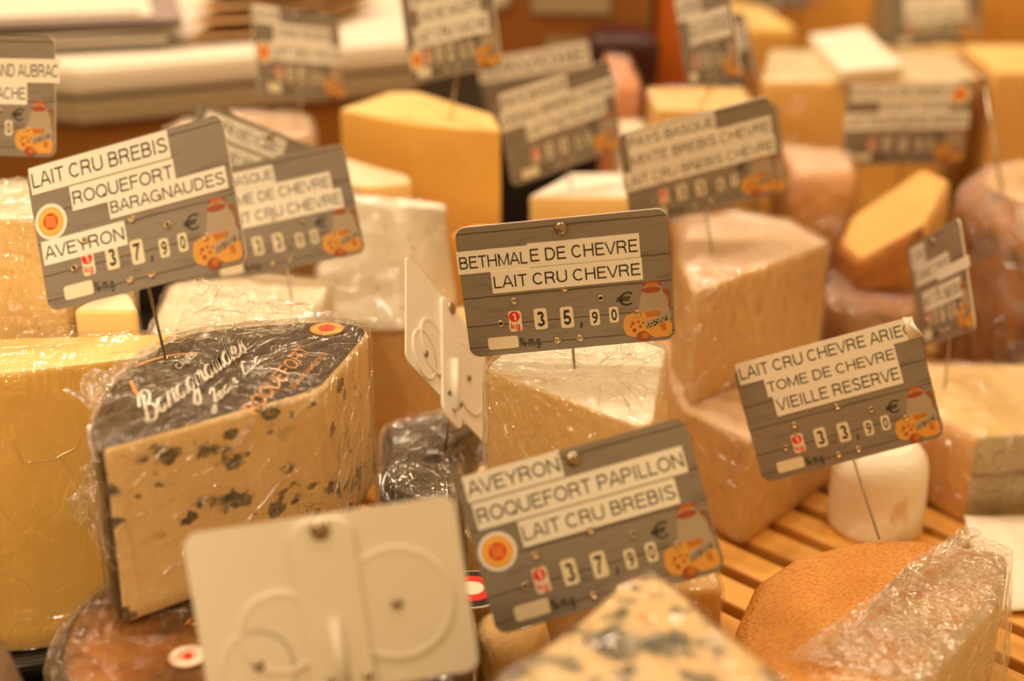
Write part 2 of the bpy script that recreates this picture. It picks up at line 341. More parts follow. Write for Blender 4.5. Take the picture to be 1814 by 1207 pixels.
# ------------------------------------------------------------------ text as meshes
def _arc(cx, cy, rx, ry, a0, a1, k=10):
    return [(cx + rx * math.cos(math.radians(a0 + (a1 - a0) * i / k)), cy + ry * math.sin(math.radians(a0 + (a1 - a0) * i / k))) for i in range(k + 1)]
def glyphs(t):
    """plain grotesque letters as strokes: {char: (advance, [centre lines])}, cap height 1, stroke t"""
    h = t / 2; T = 1 - h; g = {}
    def A(c, w, *st): g[c] = (w, list(st))
    bowl = lambda x0, x1, y0, y1: [(x0, y1), (x1 - (y1 - y0) / 2, y1)] + _arc(x1 - (y1 - y0) / 2, (y0 + y1) / 2, (y1 - y0) / 2, (y1 - y0) / 2, 90, -90) + [(x0, y0)]
    A('A', .92, [(.05, h - h), (.42, 1), (.50, 1), (.87, 0)], [(.20, .34), (.72, .34)])
    A('B', .92, [(.14, 0), (.14, 1)], bowl(.14, .74, .53, T), bowl(.14, .80, h, .53))
    A('C', 1.0, _arc(.50, .5, .40, .5 - h, 42, 318, 20))
    A('D', 1.0, [(.14, 0), (.14, 1)], [(.14, T), (.45, T)] + _arc(.45, .5, .42, .5 - h, 90, -90, 16) + [(.14, h)])
    A('E', .90, [(.14, 0), (.14, 1)], [(.14, T), (.82, T)], [(.14, .53), (.76, .53)], [(.14, h), (.84, h)])
    A('F', .84, [(.14, 0), (.14, 1)], [(.14, T), (.78, T)], [(.14, .51), (.70, .51)])
    A('G', 1.06, _arc(.51, .5, .41, .5 - h, 45, 320, 20) + [(.90, .20), (.90, .46), (.56, .46)], [(.93, .46), (.93, 0)])
    A('H', 1.0, [(.14, 0), (.14, 1)], [(.86, 0), (.86, 1)], [(.14, .52), (.86, .52)])
    A('I', .38, [(.19, 0), (.19, 1)])
    A('J', .70, [(.54, 1), (.54, .30)] + _arc(.32, .27, .22, .27 - h, 0, -180, 10))
    A('K', .93, [(.14, 0), (.14, 1)], [(.82, 1), (.14, .36)], [(.38, .58), (.86, 0)])
    A('L', .77, [(.14, 0), (.14, 1)], [(.14, h), (.72, h)])
    A('M', 1.16, [(.14, 0), (.14, 1)], [(1.02, 0), (1.02, 1)], [(.14, .98), (.58, .03), (1.02, .98)])
    A('N', 1.0, [(.14, 0), (.14, 1)], [(.86, 0), (.86, 1)], [(.14, .98), (.86, .02)])
    A('O', 1.08, _arc(.54, .5, .43, .5 - h, 0, 360, 28))
    A('P', .92, [(.14, 0), (.14, 1)], bowl(.14, .80, .46, T))
    A('Q', 1.08, _arc(.54, .5, .43, .5 - h, 0, 360, 28), [(.62, .24), (.96, 0)])
    A('R', 1.0, [(.14, 0), (.14, 1)], bowl(.14, .82, .49, T), [(.50, .49), (.72, .42), (.78, .25), (.84, 0)])
    A('S', .92, _arc(.46, .745, .31, .255 - h, 15, 200, 10) + [(.30, .56), (.62, .46)] + _arc(.46, .265, .35, .265 - h, 30, -165, 12))
    A('T', .84, [(.42, 0), (.42, 1)], [(.04, T), (.80, T)])
    A('U', 1.0, [(.13, 1), (.13, .36)] + _arc(.5, .36, .37, .36 - h, 180, 360, 14) + [(.87, 1)])
    A('V', .92, [(.05, 1), (.43, 0), (.49, 0), (.87, 1)])
    A('W', 1.30, [(.05, 1), (.33, 0), (.65, .98), (.97, 0), (1.25, 1)])
    A('X', .92, [(.07, 1), (.85, 0)], [(.85, 1), (.07, 0)])
    A('Y', .92, [(.06, 1), (.46, .42), (.86, 1)], [(.46, .45), (.46, 0)])
    A('Z', .85, [(.08, T), (.76, T), (.08, h), (.80, h)])
    A('0', .74, _arc(.37, .5, .27, .5 - h, 0, 360, 24))
    A('1', .60, [(.10, .76), (.32, .90), (.36, 1), (.36, 0)])
    A('2', .74, _arc(.37, .70, .25, .30 - h, 170, -20, 12) + [(.52, .48), (.14, h), (.66, h)])
    A('3', .74, _arc(.36, .74, .23, .26 - h, 160, -90, 12), _arc(.36, .27, .27, .27 - h, 90, -160, 14))
    A('4', .74, [(.70, .25), (.06, .25), (.48, .98), (.48, 0)])
    A('5', .74, [(.62, T), (.20, T), (.14, .50)] + _arc(.36, .32, .26, .32 - h, 130, -160, 14))
    A('6', .74, _arc(.37, .31, .26, .31 - h, 0, 360, 20), _arc(.50, .40, .38, .60 - h, 180, 75, 8))
    A('7', .74, [(.08, T), (.66, T), (.32, .34), (.26, 0)])
    A('8', .74, _arc(.37, .75, .22, .25 - h, 0, 360, 18), _arc(.37, .28, .27, .28 - h, 0, 360, 20))
    A('9', .74, _arc(.37, .69, .26, .31 - h, 0, 360, 20), _arc(.24, .60, .38, .60 - h, 0, -105, 8))
    A(',', .34, [(.19, .22), (.19, .06), (.10, -.12)]); A('.', .34, [(.17, 0), (.17, t * 1.1)])
    A('%', 1.25, _arc(.27, .76, .17, .22, 0, 360, 14), _arc(.98, .24, .17, .22, 0, 360, 14), [(.34, 0), (.92, 1)])
    A('k', .74, [(.12, 0), (.12, 1)], [(.62, .70), (.12, .30)], [(.30, .44), (.66, 0)])
    A('g', .80, _arc(.36, .36, .25, .36 - h, 0, 360, 18), [(.62, .72), (.62, -.06)] + _arc(.37, -.06, .25, .20, 0, -160, 8))
    A('m', 1.16, [(.12, 0), (.12, .72)], [(.12, .45)] + _arc(.34, .46, .21, .25, 170, 0, 8) + [(.56, 0)], [(.57, .45)] + _arc(.79, .46, .21, .25, 170, 0, 8) + [(1.0, 0)])
    A('\u20ac', 1.0, _arc(.58, .5, .36, .5 - h, 48, 312, 18), [(.04, .58), (.74, .60)], [(.02, .42), (.68, .42)])
    A(' ', .38)
    return g
_gl = {}; _tc = {}
def text_mesh(s, bold=0.11):
    """flat ribbon mesh of the string in a box one cap height high, scaled to unit width; (points, faces, aspect)"""
    k = (s, bold)
    if k in _tc: return _tc[k]
    g = _gl.setdefault(bold, glyphs(bold)); V = []; F = []; x = 0; h = bold / 2
    for ch in s:
        adv, strokes = g.get(ch, g[' '])
        for st in strokes:
            P = [Vector(p) for p in st]; closed = (P[0] - P[-1]).length < 1e-4
            if closed: P = P[:-1]
            n = len(P); b0 = len(V)
            for i, p in enumerate(P):
                a = P[i] - P[i - 1] if (i or closed) else P[1] - P[0]
                b = P[(i + 1) % n] - P[i] if (i < n - 1 or closed) else P[i] - P[i - 1]
                a = a.normalized(); b = b.normalized(); m = Vector((-a.y - b.y, a.x + b.x))
                m = m.normalized() if m.length > 1e-4 else Vector((-a.y, a.x))
                c = max(.42, m.dot(Vector((-a.y, a.x)))); m *= h / c
                for q in (p + m, p - m):
                    lo = -.35 if ch in 'g,' else 0
                    V.append((x + q.x, min(1.0, max(lo, q.y)), (b0 % 7) * 1e-6))
            for i in range(n if closed else n - 1):
                j = (i + 1) % n; F.append((b0 + 2 * i + 1, b0 + 2 * j + 1, b0 + 2 * j, b0 + 2 * i))
        x += adv
    x0 = min(v[0] for v in V); x1 = max(v[0] for v in V)
    V = [((v[0] - x0) / (x1 - x0), v[1], v[2]) for v in V]
    _tc[k] = (V, F, x1 - x0); return _tc[k]
def text_on(name, s, x0, y0, x1, y1, z, m, parent, bold=0.11, shear=0.0):
    V, F, a = text_mesh(s, bold)
    return link(name, [(x0 + v[0] * (x1 - x0) + shear * v[1] * (y1 - y0), y0 + v[1] * (y1 - y0), z + v[2]) for v in V], F, m, parent)

# ------------------------------------------------------------------ price tags
TW, TH, TT = 0.105, 0.070, 0.0009
def rrect(x0, y0, x1, y1, r, seg=6):
    P = []
    for cx, cy, a0 in ((x1 - r, y1 - r, 0), (x0 + r, y1 - r, 90), (x0 + r, y0 + r, 180), (x1 - r, y0 + r, 270)):
        for k in range(seg + 1):
            a = math.radians(a0 + 90 * k / seg); P.append((cx + r * math.cos(a), cy + r * math.sin(a)))
    return P
def slab(name, P, z0, z1, m, parent, mside=None, bev=0.0):
    n = len(P); V = [(x, y, z0) for x, y in P] + [(x, y, z1) for x, y in P]
    F = [tuple(range(n))[::-1], tuple(range(n, 2 * n))] + [(i, (i + 1) % n, n + (i + 1) % n, n + i) for i in range(n)]
    if mside is None: return link(name, V, F, m, parent)
    return link(name, V, F, [mside, m], parent, midx=[0, 1] + [0] * n)
def disc(name, cx, cy, r, z0, z1, m, parent, seg=28, rx=None, rot=0.0):
    rx = rx or r; c, s = math.cos(rot), math.sin(rot)
    P = []
    for k in range(seg):
        a = 2 * math.pi * k / seg; x, y = rx * math.cos(a), r * math.sin(a); P.append((cx + x * c - y * s, cy + x * s + y * c))
    return slab(name, P, z0, z1, m, parent)
def lathe(name, prof, cx, cy, m, parent, seg=20):
    V = []; F = []; n = len(prof)
    for k in range(seg):
        a = 2 * math.pi * k / seg
        for r, z in prof: V.append((cx + r * math.cos(a), cy + r * math.sin(a), z))
    for k in range(seg):
        for i in range(n - 1): F.append((k * n + i, ((k + 1) % seg) * n + i, ((k + 1) % seg) * n + i + 1, k * n + i + 1))
    return link(name, V, F, m, parent, smooth=True)
def uv(u, v): return ((u - 0.5) * TW, (0.5 - v) * TH)
def dome(name, u, v, r, parent, z=TT / 2, sgn=1):
    x, y = uv(u, v)
    return lathe(name, [(r * math.cos(a), z + sgn * (0.0002 + 0.45 * r * math.sin(a))) for a in [i * math.pi / 12 for i in range(7)]], x, y, M['dome'], parent)
def eyelet(u, v, parent, filled=False, z=TT / 2, sgn=1):
    x, y = uv(u, v); r = 0.0019
    o = lathe('eyelet', [(r, z), (r, z + sgn * .0004), (r * .8, z + sgn * .0009), (r * .55, z + sgn * .0008), (r * .5, z + sgn * .0002), (0.0, z + sgn * .00025)], x, y, M['brass'], parent)
    if not filled: disc('eyelet_hole', x, y, r * .5, z, z + sgn * .00035, M['hole'], o, 14)
    return o
def seal(u, v, parent, r=0.0086, seam=True):
    x, y = uv(u, v); z = TT / 2
    root = disc('origin_seal', x, y, r, z, z + .00025, M['tape'], parent, 36)
    # toothed orange ring, yellow band, red centre with sun rays
    P = []
    for k in range(96):
        a = 2 * math.pi * k / 96; rr = r * (.82 if k % 2 else .77); P.append((x + rr * math.cos(a), y + rr * math.sin(a)))
    slab('toothed_ring', P, z, z + .00035, M['orange'], root)
    disc('yellow_band', x, y, r * .70, z, z + .00045, M['yellow'], root, 36)
    disc('red_centre', x, y, r * .47, z, z + .00055, M['red'], root, 32)
    for k in range(-2, 3):
        P = []
        for i in range(9): P.append((x + (i / 8 - .5) * r * .62, y + k * r * .13 + math.sin(i * .8) * r * .035 + r * .02))
        P += [(px, py - r * .05) for px, py in P[::-1]]
        slab('sun_stripe', P, z, z + .00062, M['yellow'], root)
    return root
def illustration(parent):
    z = TT / 2
    def poly(name, pts, lay, m, par):
        return slab(name, [uv(*p) for p in pts], z, z + .0001 + lay * .00006, m, par)
    body = [(.855, .61), (.868, .57), (.938, .565), (.955, .61), (.975, .70), (.985, .80), (.965, .86), (.845, .86), (.825, .80), (.838, .70)]
    root = poly('printed_milk_jug', body, 0, M['pic_jug'], parent)
    hx = [(.955, .60), (.985, .60), (1.0 - .008, .70), (.982, .76), (.975, .735), (.982, .69), (.972, .63), (.955, .63)]
    poly('jug_handle', hx, 0, M['handle_ink'], root)  # handle printed in plain brown
    x, y = uv(.90, .60); disc('jug_rim', x, y, .0016, z, z + .00022, M['pic_rust'], root, 24, rx=.0048)
    x, y = uv(.902, .583); disc('jug_rim', x, y, .0021, z, z + .0002, M['pic_jug'], root, 24, rx=.0042)
    x, y = uv(.905, .562); disc('jug_lid', x, y, .0019, z, z + .00018, M['pic_rust'], root, 24, rx=.0047)
    x, y = uv(.905, .558); disc('jug_lid', x, y, .0010, z, z + .00026, M['pic_orange'], root, 20, rx=.0032)
    cheese = [(.755, .83), (.765, .79), (.80, .765), (.86, .76), (.915, .765), (.92, .80), (.90, .93), (.87, .955), (.80, .955), (.765, .93), (.752, .88)]
    c = poly('printed_holed_cheese', cheese, 3, M['pic_cheese'], parent)
    for u, v, r in ((.80, .845, .0009), (.826, .838, .0007), (.835, .875, .0008), (.805, .90, .0011), (.79, .87, .0006), (.85, .85, .0006)):
        x, y = uv(u, v); disc('cheese_hole', x, y, r, z, z + .00034, M['pic_rust'], c, 12)
    poly('cheese_corner', [(.86, .765), (.935, .765), (.93, .80), (.87, .81)], 4, M['pic_orange'], c)
    tome = [(.865, .845), (.92, .825), (.975, .835), (.988, .88), (.985, .945), (.965, .97), (.90, .97), (.865, .93)]
    t = poly('printed_round_cheese', tome, 5, M['pic_cheese'], parent)
    poly('round_cheese_crust', [(.93, .87), (.955, .865), (.96, .92), (.935, .92)], 6, M['pic_orange'], t)
    slc = poly('printed_blue_cheese', [(.862, .835), (.93, .805), (.985, .815), (.975, .845), (.91, .875), (.862, .90)], 7, M['pic_jug'], parent)
    rnd = random.Random(2)
    P = []; F = []
    for i in range(60):
        u = .868 + rnd.random() * .10; v = .885 - (u - .868) * .55 - rnd.random() * .035 + .01; x, y = uv(u, v); s = .0002 + rnd.random() * .00028
        b = len(P); P += [(x - s, y, z + .00062), (x, y - s * .7, z + .00062), (x + s, y + s * .3, z + .00062), (x, y + s, z + .00062)]; F.append((b, b + 1, b + 2, b + 3))
    link('blue_vein_dots', P, F, M['ink'], slc)
    x, y = uv(.845, .955); e = disc('printed_egg', x, y, .0029, z, z + .0007, M['pic_rust'], parent, 26, rx=.0033)
    x, y = uv(.855, .948); disc('egg_highlight', x, y, .0017, z, z + .0008, M['pic_orange'], e, 20, rx=.0020)

def price_tag(pose, label, strips=(), price='3590', seal_at=None, pin_to=None, rivet=True, group=None, curl=False, back=False, first_kg=True, front=True):
    x, y, zz, yaw, tilt, roll = pose
    R = Matrix.Rotation(math.radians(yaw), 3, 'Z') @ Matrix.Rotation(math.pi / 2 + math.radians(tilt), 3, 'X') @ Matrix.Rotation(math.radians(roll), 3, 'Z')
    t = empty('price_tag', (x, y, zz), label, 'price tag', group or 'price tags pinned in the cheeses', R.to_euler())
    Mx = Matrix.Translation((x, y, zz)) @ R.to_4x4()
    slab('tag_panel', rrect(-TW / 2, -TH / 2, TW / 2, TH / 2, .0055), -TT / 2, TT / 2, M['wood'], t, M['white'])
    z = TT / 2
    if front:
        if rivet: dome('head_rivet', .5, .075, .0034, t)
        for k, (u, v, f) in enumerate(((.241, .589, 1), (.657, .627, 0), (.165, .753, 0), (.826, .771, 1), (.43, .925, 1), (.54, .924, 1), (.488, .53, 1))): eyelet(u, v, t, f)
        for k, (s, u0, v0, u1, v1) in enumerate(strips):
            (xa, ya), (xb, yb) = uv(u0, v0), uv(u1, v1); h = ya - yb
            zt = z + .00022 + .00008 * (k % 3)
            P = [(xa, yb), (xb, yb), (xb, ya), (xa, ya)]
            st = slab('label_strip', P, z - .0002, zt, M['tape'], t)
            if s: text_on('lettering', s, xa + .0011, yb + h * .23, xb - .0011, ya - h * .23, zt + .00006, M['ink'], st, .126)
        if curl:
            # the free end of the top strip lifts off and folds forward
            (xa, ya), (xb, yb) = uv(.905, -.035), uv(1.005, .15); V = []; F = []
            for i in range(9):
                s = i / 8
                V += [(xb - .0072 + .0082 * math.sin(s * 1.9) , yb + s * .0008, z + .0006 + .0038 * (1 - math.cos(s * 2.0)) * .5), (xb - .0072 * (1 - s * .2) + .004 * math.sin(s * 2.6) - .002 * s, ya + .0008 - s * .004, z + .0006 + .0062 * (1 - math.cos(s * 2.4)) * .5)]
            for i in range(8): F.append((2 * i, 2 * i + 2, 2 * i + 3, 2 * i + 1))
            o = link('curled_strip_end', V, F, M['tape'], t, smooth=True)
            md = o.modifiers.new('thickness', 'SOLIDIFY'); md.thickness = .00025
        # the price row: kilo mark, four digit windows, comma
        if first_kg:
            xk, yk = uv(.237, .745)
            k = slab('kilo_window', rrect(xk - .0033, yk - .0056, xk + .0033, yk + .0056, .0014), z, z + .00012, M['window'], t)
            disc('red_disc', xk - .0003, yk + .0025, .0028, z, z + .0002, M['red'], k, 24)
            text_on('kilo_numeral', '1', xk - .0012, yk + .0007, xk + .0006, yk + .0043, z + .00026, M['tape'], k, .22)
            text_on('kilo_lettering', 'kg', xk - .0025, yk - .0043, xk + .0025, yk - .0009, z + .00018, M['red'], k, .19)
        for ch, u, v, hw, hh in zip(price, (.36, .487, .62, .713), (.745, .752, .772, .766), (.0033, .0033, .0025, .0024), (.0057, .0057, .0044, .0043)):
            xk, yk = uv(u, v)
            k = slab('price_window', rrect(xk - hw, yk - hh, xk + hw, yk + hh, .0013), z, z + .00012, M['window'], t)
            text_on('price_digit', ch, xk - hw * .55, yk - hh * .72, xk + hw * .60, yk + hh * .72, z + .0002, M['digit'], k, .19)
        xk, yk = uv(.552, .82); text_on('price_comma', ',', xk - .0007, yk - .0005, xk + .0007, yk + .0085, z + .0001, M['digit'], t, .18)
        xk, yk = uv(.766, .652); text_on('euro_sign', '\u20ac', xk - .0041, yk - .0038, xk + .0041, yk + .0038, z + .0001, M['digit'], t, .13, .12)
        xk, yk = uv(.167, .905); slab('fat_content_box', rrect(xk - .0078, yk - .0033, xk + .0078, yk + .0033, .0014), z, z + .00012, M['window'], t)
        xk, yk = uv(.3, .915); text_on('fat_content_lettering', '% m.g.', xk - .0056, yk - .0024, xk + .0056, yk + .0026, z + .0001, M['digit'], t, .17)
        illustration(t)
        if seal_at: seal(seal_at[0], seal_at[1], t)
    if back:
        zb = -TT / 2
        ch = slab('holder_channel', rrect(-.0125, -TH / 2 - .012, .0125, TH / 2 - .001, .008), zb - .0022, zb + .0001, M['white'], t)
        md = ch.modifiers.new('bevel', 'BEVEL'); md.width = .0012; md.segments = 3; md.limit_method = 'ANGLE'
        for nm, cu, cv, r, dz in (('price_wheel', .265, .55, .0225, .0007), ('price_wheel', .70, .62, .0165, .0010), ('price_wheel', .80, .78, .0145, .0007)):
            xk, yk = uv(cu, cv); o = lathe(nm, [(0, zb - dz), (r - .0022, zb - dz), (r - .0018, zb - dz - .0003), (r - .0005, zb - dz - .0003), (r, zb - dz), (r, zb)], xk, yk, M['white'], t, 72); o.data.polygons.foreach_set('use_smooth', [False] * len(o.data.polygons))
        tube_mesh('pin_sleeve', [(0, -.0385, zb - .0034), (0, -.006, zb - .0034)], .0024, M['white'], t, 14)
        for nm, u, v, r in (('head_rivet', .5, .075, .0040), ('wheel_rivet', .265, .55, .0022), ('wheel_rivet', .80, .78, .0022), ('channel_rivet', .41, .93, .0019), ('channel_rivet', .55, .93, .0019)):
            xk, yk = uv(u, v); z0 = zb - (.0022 if 'head' in nm or 'channel' in nm else .0012)
            lathe(nm, [(r * math.cos(a), z0 - (0.0002 + 0.5 * r * math.sin(a))) for a in [i * math.pi / 12 for i in range(7)]], xk, yk, M['dome'], t)
    if pin_to is not None:
        e = Mx.inverted() @ Vector(pin_to); s = Vector((0, -.022, -.0016 if not back else -.0038)); d = (e - s).normalized()
        if back: tube_mesh('steel_pin', [s, e + d * .006], .00075, M['steel'], t, 8)
        else: tube_mesh('steel_pin', [s, Vector((0, -.034, -.0016)), e + (e - Vector((0, -.034, -.0016))).normalized() * .006], .00075, M['steel'], t, 8)
    return t

# ------------------------------------------------------------------ cheeses: a rounded prism split into rind, paste and film
def rounded(P, tags, r, step=.004):
    """resampled outline with rounded corners: points and the tag of the edge each sits on"""
    n = len(P); out = []
    for i in range(n):
        p0, p1, p2 = P[i - 1], P[i], P[(i + 1) % n]
        d0 = (p0 - p1); d2 = (p2 - p1); a = min(r, .45 * d0.length, .45 * d2.length)
        A = p1 + d0.normalized() * a; B = p1 + d2.normalized() * a
        k = 5
        for j in range(k + 1):
            s = j / k; q = A * (1 - s) ** 2 + p1 * 2 * s * (1 - s) + B * s * s
            out.append((q, tags[i - 1] if s < .5 else tags[i]))
        nx = P[(i + 1) % n]; dn = (P[(i + 2) % n] - nx); a2 = min(r, .45 * d2.length, .45 * dn.length)
        E = nx - d2.normalized() * a2; L = (E - B).length; m = int(L / step)
        for j in range(1, m): out.append((B.lerp(E, j / m), tags[i]))
    return out
def nz(p, f, o=0.0): return noise.noise(Vector((p[0] * f + o, p[1] * f - o, p[2] * f + o * 2)))
def prism(top, bot, tags, zt, zb, r=.006, rt=.006, grow=0.0, amp=.0006, freq=40, domeh=0.0, seed=0.0, ridged=False, nw=14, ncap=12, slope=None, rb=.002):
    """rings of a rounded prism; returns vertices, faces, face tags"""
    n = len(top); T = rounded([p.xy for p in top], tags, r)
    Bt = rounded([p.xy for p in bot], tags, r) if bot is not top else T
    if len(Bt) != len(T):   # resample by ratio
        m = len(T); Bt = [Bt[int(i * len(Bt) / m)] for i in range(m)]
    cT = sum((t[0] for t in T), Vector((0, 0))) / len(T); cB = sum((t[0] for t in Bt), Vector((0, 0))) / len(Bt)
    rings = []
    H = zt - zb
    rows = [(0.0, rb, 0)] + [(rb + (H - rt - rb) * k / nw, 0.0, 0) for k in range(nw + 1)] + [(H - rt + rt * math.sin(a), rt * (1 - math.cos(a)), 0) for a in [math.pi / 2 * k / 4 for k in range(1, 5)]]
    for h, ins, _ in rows:
        s = h / H; ring = []
        c = cB.lerp(cT, s)
        for (a, tg), (b, _) in zip(T, Bt):
            p = b.lerp(a, s); d = p - c; L = d.length
            p = c + d * max(0.02, (L - ins + grow) / L)
            ring.append([p.x, p.y, zb + h])
        rings.append(ring)
    last = rings[-1]
    for k in range(1, ncap):
        s = 1 - k / ncap
        rings.append([[cT.x + (q[0] - cT.x) * s, cT.y + (q[1] - cT.y) * s, zt] for q in last])
    m = len(T); nr = len(rings); wall = len(rows)
    V = []
    for i, ring in enumerate(rings):
        for q in ring:
            p = Vector(q); d = Vector((p.x - cT.x, p.y - cT.y, 0))
            capn = i >= wall - 1
            a = amp * (2 * (1 - abs(nz(p, freq, seed))) - 1.2 if ridged else nz(p, freq, seed) + .4 * nz(p, freq * 3, seed))
            if capn:
                s = 1 - (i - wall + 1) / ncap
                p.z += a + domeh * (1 - s * s) + (grow if grow else 0)
            elif i > 0:
                if d.length > 1e-6: p += d.normalized() * a
                if grow and i > 1: p.z += grow * (i / wall)
            if slope: p.z += slope(p) * ((p.z - zb) / H)
            V.append(p)
    F = []; FT = []
    for i in range(nr - 1):
        for k in range(m):
            F.append((i * m + k, i * m + (k + 1) % m, (i + 1) * m + (k + 1) % m, (i + 1) * m + k))
            FT.append('top' if i >= wall - 2 else T[k][1])
    V.append(Vector((cT.x, cT.y, zt + domeh + (grow or 0) + (slope(Vector((cT.x, cT.y, zt))) if slope else 0)))); ce = len(V) - 1
    for k in range(m): F.append(((nr - 1) * m + k, (nr - 1) * m + (k + 1) % m, ce)); FT.append('top')
    F.append(tuple(range(m))[::-1]); FT.append('bottom')
    return V, F, FT
def ccw(P, tags):
    A = sum(P[i].x * P[(i + 1) % len(P)].y - P[(i + 1) % len(P)].x * P[i].y for i in range(len(P)))
    if A < 0:
        n = len(P); idx = list(range(n))[::-1]
        return idx, [tags[(i - 1) % n] for i in idx]
    return list(range(len(P))), tags
def cheese(name, label, cat, top, tags, zt, zb, mats, bot=None, film_mat=None, group=None, film_amp=.0012, film_grow=.0016, film_freq=55, folds=0, gather=3, **kw):
    """mats: {tag: (part name, material)}; tags: one per outline edge"""
    top = [Vector((p[0], p[1], zt)) for p in top]; bot = [Vector((p[0], p[1], zb)) for p in bot] if bot else top
    idx, tags = ccw(top, tags); same = bot is top
    top = [top[i] for i in idx]; bot = top if same else [bot[i] for i in idx]
    c = sum(bot, Vector()) / len(bot); base = Vector((c.x, c.y, zb))
    root = empty(name, base, label, cat, group)
    seed = (c.x * 37 + c.y * 11) % 9
    V, F, FT = prism(top, bot, tags, zt, zb, seed=seed, **kw)
    parts = {}
    for f, t in zip(F, FT):
        t = t if t in mats else ('bottom' if t == 'bottom' else next(iter(mats)))
        if t == 'bottom': t = 'paste' if 'paste' in mats else next(iter(mats))
        parts.setdefault(mats[t], []).append(f)
    for (pn, mt), fs in parts.items():
        used = {}; vv = []
        ff = []
        for f in fs:
            g = []
            for i in f:
                if i not in used: used[i] = len(vv); vv.append(V[i] - base)
                g.append(used[i])
            ff.append(tuple(g))
        link(pn, vv, ff, M[mt], root, smooth=True)
    if film_mat:
        kw2 = dict(kw); kw2.update(grow=film_grow, amp=film_amp, freq=film_freq, ridged=True)
        V, F, FT = prism(top, bot, tags, zt, zb + .0005, seed=seed + 3, **kw2)
        fs = [f for f, t in zip(F, FT) if t != 'bottom']
        fo = link('cling_film', [v - base for v in V], fs, M[film_mat], root, smooth=True)
        cols = len(rounded([p.xy for p in top], tags, kw.get('r', .006)))
        if folds: creases(fo, [v - base for v in V[:-1]], (len(V) - 1) // cols, cols, True, folds, int(seed * 100), gather)
    return root
def sheet(name, corners, nx, ny, amp, freq, m, parent, seed=0.0, ripple=0.0, thick=0.0, folds=0, gather=2):
    a, b, c, d = [Vector(p) for p in corners]; V = []; F = []
    org = parent.location if parent else Vector()
    nrm = (b - a).cross(d - a).normalized()
    for j in range(ny + 1):
        for i in range(nx + 1):
            u, v = i / nx, j / ny; p = a.lerp(b, u).lerp(d.lerp(c, u), v)
            h = amp * (2 * (1 - abs(nz(p, freq, seed))) - 1.3 + .5 * nz(p, freq * 3, seed)) + ripple * math.sin(u * 9 + v * 5)
            V.append(p + nrm * h - org)
    for j in range(ny):
        for i in range(nx): F.append((j * (nx + 1) + i, j * (nx + 1) + i + 1, (j + 1) * (nx + 1) + i + 1, (j + 1) * (nx + 1) + i))
    o = link(name, V, F, m, parent, smooth=True)
    if thick: md = o.modifiers.new('thickness', 'SOLIDIFY'); md.thickness = thick
    if folds: creases(o, V, ny + 1, nx + 1, False, folds, int(seed * 10) + 1, gather)
    return o
def creases(parent, grid, rows, cols, wrap, count, seed, gather=3, r=.00022, lo=0, hi=1.0, lift=.0003):
    """thin folds of the film running over its own surface, most of them towards a few gathered points"""
    R = random.Random(seed); V = []; F = []; seg = 5
    g = [grid[i * cols:(i + 1) * cols] for i in range(rows)]
    foc = [(R.uniform(lo, hi) * (rows - 1), R.random() * cols) for _ in range(gather)]
    step = (g[rows // 3][0] - g[rows // 3][1]).length + 1e-6
    def P(i, k):
        i = min(max(i, 0), rows - 1.001); i0 = int(i); a = i - i0
        if wrap: k %= cols; k0 = int(k) % cols; k1 = (k0 + 1) % cols; b = k - int(k)
        else: k = min(max(k, 0), cols - 1.001); k0 = int(k); k1 = k0 + 1; b = k - k0
        return g[i0][k0].lerp(g[i0][k1], b).lerp(g[i0 + 1][k0].lerp(g[i0 + 1][k1], b), a)
    for c in range(count):
        i, k = R.uniform(lo, hi) * (rows - 1), R.random() * cols
        if R.random() < .65 and foc:
            f = R.choice(foc); dk = f[1] - k
            if wrap and abs(dk) > cols / 2: dk -= math.copysign(cols, dk)
            ang = math.atan2((f[0] - i), dk + 1e-6) + R.gauss(0, .22)
        else: ang = R.uniform(0, 2 * math.pi)
        L = R.choice((6, 8, 11, 15, 20)); curl = R.gauss(0, .10); pts = []
        sp = R.uniform(.6, 1.1)
        for q in range(L):
            p = P(i, k); pts.append(p)
            i += math.sin(ang) * sp; k += math.cos(ang) * sp; ang += curl + R.gauss(0, .10)
            if i < 0 or i > rows - 1 or (not wrap and (k < 0 or k > cols - 1)): break
        pts = [p for q, p in enumerate(pts) if q == 0 or (p - pts[q - 1]).length > 1e-5]
        if len(pts) < 4 or sum((pts[q + 1] - pts[q]).length for q in range(len(pts) - 1)) < .004: continue
        b0 = len(V); n = len(pts); a = None; rr = r * R.uniform(.6, 1.5)
        for q, p in enumerate(pts):
            t = (pts[min(q + 1, n - 1)] - pts[max(q - 1, 0)]).normalized()
            a = t.orthogonal().normalized() if a is None else (a - t * a.dot(t)).normalized()
            b = t.cross(a); w = rr * math.sin(math.pi * (q + .3) / (n - .4)) ** .5
            for e in range(seg):
                an = 2 * math.pi * e / seg; V.append(p + (a * math.cos(an) + b * math.sin(an)) * w)
        for q in range(n - 1):
            for e in range(seg): F.append((b0 + q * seg + e, b0 + q * seg + (e + 1) % seg, b0 + (q + 1) * seg + (e + 1) % seg, b0 + (q + 1) * seg + e))
    if V: link('film_crease', V, F, M['fold'], parent, smooth=True)
def PX(z, *pts): return [on(x, y, z) for x, y in pts]
def circle(cx, cy, r, n=28, a0=0, a1=360): return [Vector((cx + r * math.cos(math.radians(a0 + (a1 - a0) * k / n)), cy + r * math.sin(math.radians(a0 + (a1 - a0) * k / n)), 0)) for k in range(n)]

